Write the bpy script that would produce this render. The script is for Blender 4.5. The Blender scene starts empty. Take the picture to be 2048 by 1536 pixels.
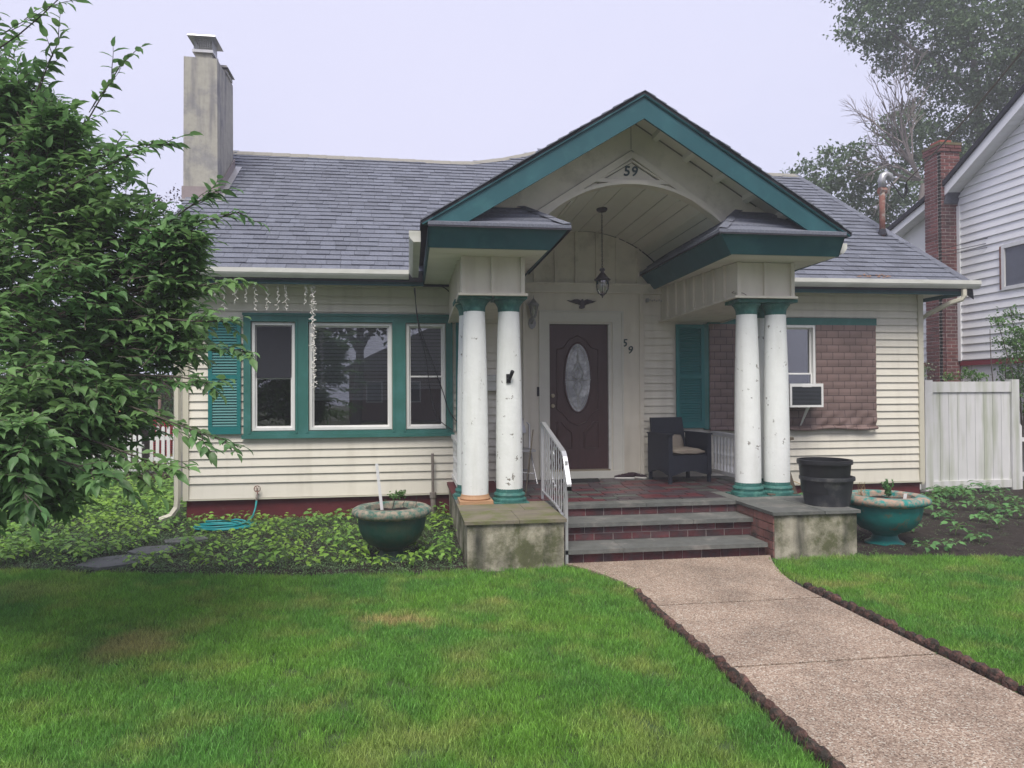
import bpy, bmesh, math, random
import numpy as np
from mathutils import Vector, Matrix
random.seed(7); np.random.seed(7)
SC = bpy.context.scene
COL = SC.collection
R = math.radians
PI = math.pi

# ------------------------------------------------------------------ camera
cam_d = bpy.data.cameras.new('camera'); cam = bpy.data.objects.new('camera', cam_d); COL.objects.link(cam)
cam_d.sensor_width = 36.0; cam_d.lens = 1420/2048*36; cam_d.clip_end = 600; cam_d.clip_start = .05
yaw, pit, rol = R(8.3), R(.65), R(-.3)
f = Vector((math.sin(yaw)*math.cos(pit), math.cos(yaw)*math.cos(pit), math.sin(pit)))
r = Vector((math.cos(yaw), -math.sin(yaw), 0)); u = r.cross(f)
r2 = r*math.cos(rol)+u*math.sin(rol); u2 = -r*math.sin(rol)+u*math.cos(rol)
cam.matrix_world = Matrix(((r2.x, u2.x, -f.x, -2.45), (r2.y, u2.y, -f.y, -9.85), (r2.z, u2.z, -f.z, 1.70), (0, 0, 0, 1)))
SC.camera = cam
CAM = Vector((-2.45, -9.85, 1.7))

# ------------------------------------------------------------------ world, sun, exposure
SUN_EL, SUN_AZ = R(57), R(194)      # sun high, behind and a little left of the camera, veiled by cloud
W = bpy.data.worlds.new('World'); SC.world = W; W.use_nodes = True
nt = W.node_tree; nt.nodes.clear()
sky = nt.nodes.new('ShaderNodeTexSky'); sky.sky_type = 'NISHITA'; sky.sun_disc = False
sky.sun_elevation = SUN_EL; sky.sun_rotation = SUN_AZ; sky.dust_density = 4; sky.air_density = 1
mx = nt.nodes.new('ShaderNodeMix'); mx.data_type = 'RGBA'; mx.inputs[0].default_value = .93
cn = nt.nodes.new('ShaderNodeTexNoise'); cn.inputs['Scale'].default_value = 1.6; cn.inputs['Detail'].default_value = 4; cn.inputs['Distortion'].default_value = .6
tc = nt.nodes.new('ShaderNodeTexCoord'); cmix = nt.nodes.new('ShaderNodeMix'); cmix.data_type = 'RGBA'; crm = nt.nodes.new('ShaderNodeMapRange'); crm.inputs[1].default_value = .35; crm.inputs[2].default_value = .65
nt.links.new(tc.outputs['Generated'], cn.inputs['Vector']); nt.links.new(cn.outputs[0], crm.inputs[0]); nt.links.new(crm.outputs[0], cmix.inputs[0])
cmix.inputs[6].default_value = (2.84, 2.90, 3.78, 1); cmix.inputs[7].default_value = (3.10, 3.08, 3.90, 1); nt.links.new(cmix.outputs[2], mx.inputs[7])
bg = nt.nodes.new('ShaderNodeBackground'); bg.inputs[1].default_value = .1
wo = nt.nodes.new('ShaderNodeOutputWorld')
nt.links.new(sky.outputs[0], mx.inputs[6]); nt.links.new(mx.outputs[2], bg.inputs[0]); nt.links.new(bg.outputs[0], wo.inputs[0])
sd = bpy.data.lights.new('sun', 'SUN'); sun = bpy.data.objects.new('sun', sd); COL.objects.link(sun)
sd.energy = 1.5; sd.angle = R(30); sd.color = (1, .95, .86)
sdir = Vector((math.sin(SUN_AZ)*math.cos(SUN_EL), math.cos(SUN_AZ)*math.cos(SUN_EL), math.sin(SUN_EL)))
sun.rotation_euler = sdir.to_track_quat('Z', 'Y').to_euler()
SC.view_settings.view_transform = 'Standard'; SC.view_settings.look = 'None'
SC.view_settings.exposure = 1.45; SC.view_settings.gamma = 1; SC.view_settings.use_curve_mapping = False
SC.cycles.max_bounces = 8; SC.cycles.transparent_max_bounces = 12
SC.cycles.use_denoising = True

# ------------------------------------------------------------------ materials
MATS = {}
def mat(name, col, rough=.7, var=.12, vscale=3., bump=0., bscale=60., objvar=0., spec=.3, metal=0., col2=None, mix_scale=4., mix_lo=.5, mix_hi=.62,
        stretch=(1, 1, 1), attr=False, transl=0., streak=None):
    """base colour with two octaves of noise, an optional second colour in patches, fine relief and per-piece variation"""
    if name in MATS: return MATS[name]
    m = bpy.data.materials.new(name); m.use_nodes = True; n = m.node_tree.nodes; l = m.node_tree.links; n.clear()
    out = n.new('ShaderNodeOutputMaterial'); b = n.new('ShaderNodeBsdfPrincipled')
    b.inputs['Roughness'].default_value = rough; b.inputs['Metallic'].default_value = metal
    b.inputs['Specular IOR Level'].default_value = spec
    g = n.new('ShaderNodeNewGeometry')
    mp = n.new('ShaderNodeMapping'); mp.inputs['Scale'].default_value = stretch; l.new(g.outputs['Position'], mp.inputs[0])
    nz = n.new('ShaderNodeTexNoise'); nz.inputs['Scale'].default_value = vscale; nz.inputs['Detail'].default_value = 5; nz.inputs['Roughness'].default_value = .65
    l.new(mp.outputs[0], nz.inputs['Vector'])
    colsock = None
    base = n.new('ShaderNodeRGB'); base.outputs[0].default_value = (*col, 1); colsock = base.outputs[0]
    if col2:
        n2 = n.new('ShaderNodeTexNoise'); n2.inputs['Scale'].default_value = mix_scale; n2.inputs['Detail'].default_value = 6; n2.inputs['Roughness'].default_value = .7
        l.new(mp.outputs[0], n2.inputs['Vector'])
        rm = n.new('ShaderNodeMapRange'); rm.inputs[1].default_value = mix_lo; rm.inputs[2].default_value = mix_hi
        l.new(n2.outputs[0], rm.inputs[0])
        mm = n.new('ShaderNodeMix'); mm.data_type = 'RGBA'; mm.inputs[7].default_value = (*col2, 1)
        l.new(rm.outputs[0], mm.inputs[0]); l.new(colsock, mm.inputs[6]); colsock = mm.outputs[2]
    if streak:
        sc_, amt, c3 = streak
        m3 = n.new('ShaderNodeMapping'); m3.inputs['Scale'].default_value = sc_; l.new(g.outputs['Position'], m3.inputs[0])
        n3 = n.new('ShaderNodeTexNoise'); n3.inputs['Scale'].default_value = 1; n3.inputs['Detail'].default_value = 4; l.new(m3.outputs[0], n3.inputs['Vector'])
        r3 = n.new('ShaderNodeMapRange'); r3.inputs[1].default_value = .48; r3.inputs[2].default_value = .72; r3.inputs[4].default_value = amt
        l.new(n3.outputs[0], r3.inputs[0])
        m4 = n.new('ShaderNodeMix'); m4.data_type = 'RGBA'; m4.inputs[7].default_value = (*c3, 1)
        l.new(r3.outputs[0], m4.inputs[0]); l.new(colsock, m4.inputs[6]); colsock = m4.outputs[2]
    # value variation
    mr = n.new('ShaderNodeMapRange'); mr.inputs[1].default_value = .25; mr.inputs[2].default_value = .75
    mr.inputs[3].default_value = 1-var; mr.inputs[4].default_value = 1+var; l.new(nz.outputs[0], mr.inputs[0])
    val = mr.outputs[0]
    if objvar:
        if attr:
            at = n.new('ShaderNodeAttribute'); at.attribute_name = 'rnd'; oi = n.new('ShaderNodeObjectInfo')
            ad = n.new('ShaderNodeMath'); ad.operation = 'ADD'; l.new(at.outputs['Fac'], ad.inputs[0]); l.new(oi.outputs['Random'], ad.inputs[1])
            fr = n.new('ShaderNodeMath'); fr.operation = 'FRACT'; l.new(ad.outputs[0], fr.inputs[0]); rs = fr.outputs[0]
        else:
            oi = n.new('ShaderNodeObjectInfo'); rs = oi.outputs['Random']
        m5 = n.new('ShaderNodeMapRange'); m5.inputs[3].default_value = 1-objvar; m5.inputs[4].default_value = 1+objvar; l.new(rs, m5.inputs[0])
        mu = n.new('ShaderNodeMath'); mu.operation = 'MULTIPLY'; l.new(val, mu.inputs[0]); l.new(m5.outputs[0], mu.inputs[1]); val = mu.outputs[0]
    vm = n.new('ShaderNodeVectorMath'); vm.operation = 'SCALE'; l.new(colsock, vm.inputs[0]); l.new(val, vm.inputs['Scale'])
    l.new(vm.outputs[0], b.inputs['Base Color'])
    if bump:
        nb = n.new('ShaderNodeTexNoise'); nb.inputs['Scale'].default_value = bscale; nb.inputs['Detail'].default_value = 3
        l.new(mp.outputs[0], nb.inputs['Vector'])
        bp = n.new('ShaderNodeBump'); bp.inputs['Strength'].default_value = bump; bp.inputs['Distance'].default_value = .01
        l.new(nb.outputs[0], bp.inputs['Height']); l.new(bp.outputs[0], b.inputs['Normal'])
    if transl:
        tr = n.new('ShaderNodeBsdfTranslucent'); l.new(vm.outputs[0], tr.inputs[0])
        ms = n.new('ShaderNodeMixShader'); ms.inputs[0].default_value = transl
        l.new(b.outputs[0], ms.inputs[1]); l.new(tr.outputs[0], ms.inputs[2]); l.new(ms.outputs[0], out.inputs[0])
    else:
        l.new(b.outputs[0], out.inputs[0])
    MATS[name] = m; return m

CREAM = mat('cream_siding', (.70, .665, .58), .55, .06, 1.2, .05, 200, objvar=.035, streak=((7, 7, .8), .22, (.38, .35, .28)))
CREAM2 = mat('cream_paint', (.66, .62, .53), .6, .08, 2, .08, 90, streak=((5, 5, .7), .3, (.36, .33, .27)))
CREAMD = mat('cream_paint_dirty', (.68, .64, .55), .65, .1, 3, .1, 90, col2=(.45, .42, .35), mix_scale=2.2, mix_lo=.52, mix_hi=.75)
SOFFIT = mat('soffit_paint', (.70, .68, .61), .65, .06, 2, .05, 90, objvar=.05)
TEAL = mat('teal_paint', (.038, .150, .132), .45, .12, 3, .05, 120, col2=(.05, .17, .16), mix_scale=1.5)
TEALB = mat('blue_teal_paint', (.020, .088, .105), .45, .14, 2, .05, 120, col2=(.032, .115, .13), mix_scale=1.7, streak=((3, 3, 1), .4, (.035, .125, .14)))
TEALS = mat('shutter_paint', (.014, .155, .155), .45, .08, 5, 0)
TEALC = mat('chipped_green_paint', (.035, .135, .12), .5, .25, 12, .6, 40, col2=(.075, .20, .17), mix_scale=11)
WHITE = mat('white_trim', (.72, .72, .71), .4, .05, 4, .03, 100, streak=((9, 9, 2), .15, (.4, .4, .38)))
GUTTER = mat('gutter_white', (.60, .60, .56), .35, .06, 3, 0, streak=((4, 4, 14), .35, (.33, .34, .28)))
CORN = mat('corner_board', (.58, .55, .45), .5, .06, 3)
SHING = mat('asphalt_shingle', (.130, .142, .178), .9, .22, 45, .5, 260, objvar=.14, attr=True, col2=(.20, .205, .235), mix_scale=70)
RIDGE = mat('ridge_shingle', (.25, .24, .21), .9, .2, 30, .4, 260)
DARKR = mat('shingle_edge', (.035, .035, .045), .9, .3, 20)
RED = mat('red_foundation', (.115, .022, .026), .6, .22, 5, .15, 40, col2=(.17, .07, .07), mix_scale=3, mix_lo=.6, mix_hi=.75)
BRICK = mat('red_brick', (.115, .036, .040), .7, .3, 20, .4, 60, objvar=.35, col2=(.065, .04, .043), mix_scale=5, mix_lo=.44, mix_hi=.58)
BRICKP = mat('side_brick', (.23, .11, .095), .8, .25, 20, .4, 60, objvar=.3, col2=(.10, .08, .07), mix_scale=5)
BRICKN = mat('neighbour_brick', (.175, .072, .068), .8, .25, 20, .5, 60, objvar=.3, attr=True, streak=((2.2, 2.2, .5), .8, (.05, .035, .04)))
MORTAR = mat('mortar', (.26, .22, .21), .9, .2, 20, .3, 90)
MORTN = mat('pale_mortar', (.42, .37, .35), .9, .2, 20, .3, 90)
MORTD = mat('old_mortar', (.15, .125, .12), .9, .25, 20, .3, 90)
BLUEST = mat('bluestone', (.115, .12, .112), .7, .22, 8, .3, 50, col2=(.18, .175, .16), mix_scale=3, objvar=.12)
BLUEMOSS = mat('mossy_bluestone', (.20, .175, .13), .75, .2, 8, .25, 50, col2=(.12, .13, .05), mix_scale=4, mix_lo=.45, mix_hi=.6, streak=((2, 9, 2), .7, (.14, .12, .10)))
STUCCO = mat('stained_stucco', (.42, .385, .31), .9, .22, 9, .5, 120, col2=(.11, .115, .06), mix_scale=2.6, mix_lo=.42, mix_hi=.60,
             streak=((4.2, 4.2, .8), 1.0, (.035, .038, .030)))
CHIM = mat('weathered_stucco', (.37, .355, .31), .9, .14, 12, .35, 140, col2=(.27, .265, .26), mix_scale=2.2, streak=((9, 9, .9), .75, (.16, .155, .175)))
GALV = mat('galvanised', (.42, .42, .43), .4, .12, 20, metal=.6)
ALU = mat('aluminium', (.55, .56, .58), .38, .08, 20, metal=.6)
WIRE = mat('dark_wire', (.03, .03, .035), .6, .1, 10)
COLW = mat('chipped_white_paint', (.78, .80, .78), .5, .05, 6, .3, 30, col2=(.24, .225, .20), mix_scale=9, mix_lo=.635, mix_hi=.65, streak=((9, 9, 1.0), .35, (.52, .53, .48)))
WOODN = mat('new_pine', (.42, .25, .14), .6, .15, 12, .1, 80, stretch=(1, 1, 5))
WOODG = mat('grey_wood', (.12, .10, .075), .85, .3, 14, .4, 70, stretch=(3, 3, .6))
DOORM = mat('mahogany_door', (.052, .020, .020), .42, .25, 9, .1, 80, stretch=(4, 4, .5), spec=.5)
BLACK = mat('black_plastic', (.018, .019, .022), .45, .15, 10)
POTG = mat('black_pot', (.030, .032, .038), .5, .3, 6, .1, 60, col2=(.07, .07, .068), mix_scale=3)
BRASS = mat('dull_brass', (.35, .30, .22), .35, .1, 10, metal=.8)
BRONZE = mat('aged_bronze', (.07, .06, .065), .5, .2, 20, metal=.3)
LAMPM = mat('grey_lamp_metal', (.30, .30, .31), .45, .1, 20, metal=.2)
NAVY = mat('dark_wicker', (.012, .016, .030), .55, .2, 30, .8, 160, spec=.4)
BEIGE = mat('beige_cushion', (.25, .215, .18), .9, .1, 8, .2, 120)
SHOEM = mat('dark_canvas', (.035, .018, .026), .8, .4, 50)
SHOEW = mat('white_rubber', (.62, .60, .56), .6, .08, 20)
RUBBER = mat('rubber_mat', (.022, .022, .024), .9, .2, 40, .4, 120)
SOIL = mat('soil', (.024, .018, .015), .95, .4, 14, .9, 45, col2=(.075, .062, .05), mix_scale=60, mix_lo=.55, mix_hi=.65)
TURFB = mat('turf_base', (.05, .085, .025), .95, .3, 10, .5, 80)
PVC = mat('white_pvc_fence', (.66, .66, .67), .4, .06, 2, 0, objvar=.03, streak=((7, 7, .7), .85, (.40, .43, .34)))
PICK = mat('white_picket', (.70, .70, .71), .5, .06, 4, objvar=.05)
NSIDE = mat('white_vinyl_siding', (.84, .84, .85), .5, .05, 1.5, 0, objvar=.04, streak=((.6, .6, .5), .25, (.42, .46, .33)))
HOSE = mat('teal_hose', (.012, .26, .27), .35, .1, 8)
PIPE = mat('old_pipe', (.22, .19, .17), .7, .3, 12)
RUST = mat('rusty_pipe', (.20, .09, .07), .8, .35, 9, .3, 60, col2=(.25, .22, .2), mix_scale=8)
URNG = mat('green_urn_paint', (.012, .075, .055), .6, .35, 5, .4, 30, col2=(.035, .055, .035), mix_scale=5, mix_lo=.42, mix_hi=.62)
URNT = mat('teal_urn_paint', (.010, .17, .16), .45, .3, 5, .4, 30, col2=(.15, .12, .075), mix_scale=4.2, mix_lo=.58, mix_hi=.66)
URNR = mat('worn_urn_rim', (.30, .25, .19), .8, .3, 9, .5, 30, col2=(.05, .14, .11), mix_scale=17, mix_lo=.42, mix_hi=.60)
URNR2 = mat('peeled_urn_rim', (.36, .25, .19), .8, .2, 9, .4, 30, col2=(.02, .22, .20), mix_scale=13, mix_lo=.44, mix_hi=.58)
BARK = mat('bark', (.085, .072, .06), .9, .3, 20, .8, 30, stretch=(1, 1, .3))
BARKL = mat('pale_bark', (.20, .185, .17), .9, .25, 8, .5, 20)
SLATE = mat('flagstone', (.12, .125, .12), .85, .2, 8, .4, 40)
EDGE = mat('red_concrete_edging', (.105, .055, .045), .95, .45, 40, 1., 60, objvar=.3, col2=(.035, .03, .024), mix_scale=16, mix_lo=.42, mix_hi=.56)
TIMBER = mat('bed_timber', (.07, .05, .035), .9, .3, 8, .3, 40)
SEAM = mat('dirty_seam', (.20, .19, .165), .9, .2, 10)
INK = mat('green_black_numerals', (.02, .05, .05), .5, .05)
WIRET = mat('tan_cord', (.16, .14, .11), .7, .1)

def leafmat(name, col, col2, transl=.35, rough=.45, objvar=.25):
    return mat(name, col, rough, .25, 2.5, 0, 10, objvar=objvar, attr=True, col2=col2, mix_scale=1.3, mix_lo=.42, mix_hi=.6, transl=transl, spec=.35)
LCHER = leafmat('cherry_leaf', (.17, .30, .10), (.11, .23, .085), .42, .42, .3)
LOAK = leafmat('oak_leaf', (.13, .20, .095), (.09, .14, .075), .35)
LPLUM = leafmat('plum_leaf', (.055, .03, .045), (.04, .045, .035), .25)
LHEDGE = leafmat('hedge_leaf', (.08, .16, .04), (.03, .07, .025), .3)
LBUSH = leafmat('bush_leaf', (.12, .25, .06), (.08, .17, .05), .35)
LBEAN = leafmat('bean_leaf', (.27, .46, .07), (.17, .35, .075), .4, objvar=.3)
LBEAND = leafmat('bean_leaf_cool', (.15, .34, .11), (.10, .25, .085), .4, objvar=.3)
LWEED = leafmat('weed_leaf', (.16, .26, .11), (.10, .18, .08), .3)

# brick-printed quilted tarp
def tarp_mat():
    m = bpy.data.materials.new('brick_print_tarp'); m.use_nodes = True; n = m.node_tree.nodes; l = m.node_tree.links
    b = n['Principled BSDF']; b.inputs['Roughness'].default_value = .55
    g = n.new('ShaderNodeNewGeometry'); sp = n.new('ShaderNodeSeparateXYZ'); cb = n.new('ShaderNodeCombineXYZ')
    l.new(g.outputs['Position'], sp.inputs[0]); l.new(sp.outputs['X'], cb.inputs['X']); l.new(sp.outputs['Z'], cb.inputs['Y'])
    br = n.new('ShaderNodeTexBrick'); l.new(cb.outputs[0], br.inputs['Vector'])
    br.inputs['Scale'].default_value = 1; br.inputs['Brick Width'].default_value = .186; br.inputs['Row Height'].default_value = .108
    br.inputs['Mortar Size'].default_value = .006; br.inputs['Mortar Smooth'].default_value = .4
    br.inputs['Color1'].default_value = (.19, .130, .118, 1); br.inputs['Color2'].default_value = (.165, .112, .102, 1); br.inputs['Mortar'].default_value = (.06, .038, .036, 1)
    nz = n.new('ShaderNodeTexNoise'); nz.inputs['Scale'].default_value = 3; nz.inputs['Detail'].default_value = 5; l.new(g.outputs['Position'], nz.inputs['Vector'])
    mr = n.new('ShaderNodeMapRange'); mr.inputs[1].default_value = .3; mr.inputs[2].default_value = .7; mr.inputs[3].default_value = .85; mr.inputs[4].default_value = 1.15; l.new(nz.outputs[0], mr.inputs[0])
    vm = n.new('ShaderNodeVectorMath'); vm.operation = 'SCALE'; l.new(br.outputs['Color'], vm.inputs[0]); l.new(mr.outputs[0], vm.inputs['Scale']); l.new(vm.outputs[0], b.inputs['Base Color'])
    bp = n.new('ShaderNodeBump'); bp.inputs['Strength'].default_value = .5; bp.inputs['Distance'].default_value = .01; bp.invert = True
    l.new(br.outputs['Fac'], bp.inputs['Height']); l.new(bp.outputs[0], b.inputs['Normal'])
    return m
TARP = tarp_mat()

def glass_mat(name, tint, refl, rough=.0):
    m = bpy.data.materials.new(name); m.use_nodes = True; n = m.node_tree.nodes; l = m.node_tree.links; n.clear()
    out = n.new('ShaderNodeOutputMaterial'); t = n.new('ShaderNodeBsdfTransparent'); t.inputs[0].default_value = (*tint, 1)
    g = n.new('ShaderNodeBsdfGlossy'); g.inputs['Roughness'].default_value = rough
    lw = n.new('ShaderNodeFresnel'); lw.inputs[0].default_value = 1.45
    mr = n.new('ShaderNodeMath'); mr.operation = 'MULTIPLY_ADD'; mr.inputs[1].default_value = 1.2; mr.inputs[2].default_value = refl; l.new(lw.outputs[0], mr.inputs[0])
    ms = n.new('ShaderNodeMixShader'); l.new(mr.outputs[0], ms.inputs[0]); l.new(t.outputs[0], ms.inputs[1]); l.new(g.outputs[0], ms.inputs[2]); l.new(ms.outputs[0], out.inputs[0])
    return m
GLASS = glass_mat('window_glass', (.8, .83, .85), .13)
GLASSD = glass_mat('lamp_glass', (.8, .8, .8), .12, .1)
FROST = mat('leaded_glass', (.22, .23, .25), .15, .5, 12, .5, 18, spec=.9, col2=(.50, .51, .53), mix_scale=5, mix_lo=.45, mix_hi=.62)
SCREEN = mat('dark_screen', (.022, .024, .032), .8, .1, 10)
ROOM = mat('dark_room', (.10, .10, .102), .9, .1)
BLIND = mat('grey_blind', (.52, .52, .52), .7, .08, objvar=.08)

def grass_mat():
    m = bpy.data.materials.new('grass_blades'); m.use_nodes = True; n = m.node_tree.nodes; l = m.node_tree.links; n.clear()
    out = n.new('ShaderNodeOutputMaterial'); d = n.new('ShaderNodeBsdfPrincipled'); d.inputs['Roughness'].default_value = .45; d.inputs['Specular IOR Level'].default_value = .35
    tr = n.new('ShaderNodeBsdfTranslucent'); g = n.new('ShaderNodeNewGeometry')
    def noise(s, det=4):
        z = n.new('ShaderNodeTexNoise'); z.inputs['Scale'].default_value = s; z.inputs['Detail'].default_value = det; l.new(g.outputs['Position'], z.inputs['Vector']); return z.outputs[0]
    def rng(src, a, b, c=0, e=1):
        q = n.new('ShaderNodeMapRange'); q.inputs[1].default_value = a; q.inputs[2].default_value = b; q.inputs[3].default_value = c; q.inputs[4].default_value = e; l.new(src, q.inputs[0]); return q.outputs[0]
    def mixc(fac, a, b):
        q = n.new('ShaderNodeMix'); q.data_type = 'RGBA'; l.new(fac, q.inputs[0])
        for i, v in ((6, a), (7, b)):
            if isinstance(v, tuple): q.inputs[i].default_value = (*v, 1)
            else: l.new(v, q.inputs[i])
        return q.outputs[2]
    c = mixc(rng(noise(.9), .4, .62), (.185, .38, .058), (.125, .31, .06))
    c = mixc(rng(noise(2.6), .5, .72), c, (.30, .39, .10))
    # dry patches that stay where they are in the lawn
    sp = n.new('ShaderNodeVectorMath'); sp.operation = 'ADD'
    wn = n.new('ShaderNodeTexNoise'); wn.inputs['Scale'].default_value = 4; l.new(g.outputs['Position'], wn.inputs['Vector'])
    ws = n.new('ShaderNodeVectorMath'); ws.operation = 'MULTIPLY_ADD'; ws.inputs[1].default_value = (.5, .5, 0); ws.inputs[2].default_value = (-.25, -.25, 0)
    l.new(wn.outputs['Color'], ws.inputs[0]); l.new(g.outputs['Position'], sp.inputs[0]); l.new(ws.outputs[0], sp.inputs[1])
    for (x, y, rx, ry, k) in [(-2.53, -4.55, .30, .15, 1.3), (-4.25, -4.75, .30, .30, .9), (-4.0, -4.35, .2, .2, .5), (-2.0, -5.2, .3, .2, .35), (-1.85, -4.3, .3, .2, .4), (-3.1, -4.0, .5, .15, .4),
                              (-2.6, -6.4, .35, .25, .45), (-1.3, -6.6, .3, .25, .4), (-3.3, -6.8, .4, .25, .4), (1.25, -4.15, .3, .12, .6), (3.1, -4.6, .5, .15, .4), (2.7, -3.9, .4, .1, .35), (1.3, -4.6, .1, .4, .35), (-5.6, -3.2, .6, .3, .4)]:
        su = n.new('ShaderNodeVectorMath'); su.operation = 'SUBTRACT'; su.inputs[1].default_value = (x, y, 0); l.new(sp.outputs[0], su.inputs[0])
        mu = n.new('ShaderNodeVectorMath'); mu.operation = 'MULTIPLY'; mu.inputs[1].default_value = (1/rx, 1/ry, 0); l.new(su.outputs[0], mu.inputs[0])
        ln = n.new('ShaderNodeVectorMath'); ln.operation = 'LENGTH'; l.new(mu.outputs[0], ln.inputs[0])
        c = mixc(rng(ln.outputs['Value'], 1.25, .45, 0, k*.6), c, (.55, .42, .20))
    oi = n.new('ShaderNodeObjectInfo'); v = rng(oi.outputs['Random'], 0, 1, .72, 1.3)
    at = n.new('ShaderNodeAttribute'); at.attribute_name = 'rnd'; v2 = rng(at.outputs['Fac'], 0, 1, .55, 1.5)
    mu = n.new('ShaderNodeMath'); mu.operation = 'MULTIPLY'; l.new(v, mu.inputs[0]); l.new(v2, mu.inputs[1])
    vm = n.new('ShaderNodeVectorMath'); vm.operation = 'SCALE'; l.new(c, vm.inputs[0]); l.new(mu.outputs[0], vm.inputs['Scale'])
    l.new(vm.outputs[0], d.inputs['Base Color']); l.new(vm.outputs[0], tr.inputs[0])
    ms = n.new('ShaderNodeMixShader'); ms.inputs[0].default_value = .35; l.new(d.outputs[0], ms.inputs[1]); l.new(tr.outputs[0], ms.inputs[2]); l.new(ms.outputs[0], out.inputs[0])
    return m
GRASS = grass_mat()

def aggregate_mat():
    m = bpy.data.materials.new('exposed_aggregate'); m.use_nodes = True; n = m.node_tree.nodes; l = m.node_tree.links
    b = n['Principled BSDF']; b.inputs['Roughness'].default_value = .8; g = n.new('ShaderNodeNewGeometry')
    v = n.new('ShaderNodeTexVoronoi'); v.inputs['Scale'].default_value = 130; l.new(g.outputs['Position'], v.inputs['Vector'])
    sep = n.new('ShaderNodeSeparateColor'); l.new(v.outputs['Color'], sep.inputs[0])
    cr = n.new('ShaderNodeValToRGB'); e = cr.color_ramp.elements
    e[0].position = 0; e[0].color = (.20, .14, .10, 1); e[1].position = 1; e[1].color = (.85, .80, .68, 1)
    for p, c in ((.3, (.42, .30, .22)), (.6, (.55, .41, .31)), (.85, (.66, .52, .40))):
        q = e.new(p); q.color = (*c, 1)
    l.new(sep.outputs[0], cr.inputs[0])
    nz = n.new('ShaderNodeTexNoise'); nz.inputs['Scale'].default_value = 1.4; nz.inputs['Detail'].default_value = 10; nz.inputs['Roughness'].default_value = .7; l.new(g.outputs['Position'], nz.inputs['Vector'])
    mr = n.new('ShaderNodeMapRange'); mr.inputs[1].default_value = .3; mr.inputs[2].default_value = .6; mr.inputs[3].default_value = .62; mr.inputs[4].default_value = 1.15; l.new(nz.outputs[0], mr.inputs[0])
    dm = n.new('ShaderNodeMapRange'); dm.inputs[1].default_value = 0; dm.inputs[2].default_value = .007; dm.inputs[3].default_value = 1.15; dm.inputs[4].default_value = .6; l.new(v.outputs['Distance'], dm.inputs[0])
    mu = n.new('ShaderNodeMath'); mu.operation = 'MULTIPLY'; l.new(mr.outputs[0], mu.inputs[0]); l.new(dm.outputs[0], mu.inputs[1])
    vm = n.new('ShaderNodeVectorMath'); vm.operation = 'SCALE'; l.new(cr.outputs[0], vm.inputs[0]); l.new(mu.outputs[0], vm.inputs['Scale']); l.new(vm.outputs[0], b.inputs['Base Color'])
    bp = n.new('ShaderNodeBump'); bp.inputs['Strength'].default_value = .6; bp.inputs['Distance'].default_value = .004; bp.invert = True
    l.new(v.outputs['Distance'], bp.inputs['Height']); l.new(bp.outputs[0], b.inputs['Normal'])
    return m
AGG = aggregate_mat()

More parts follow.
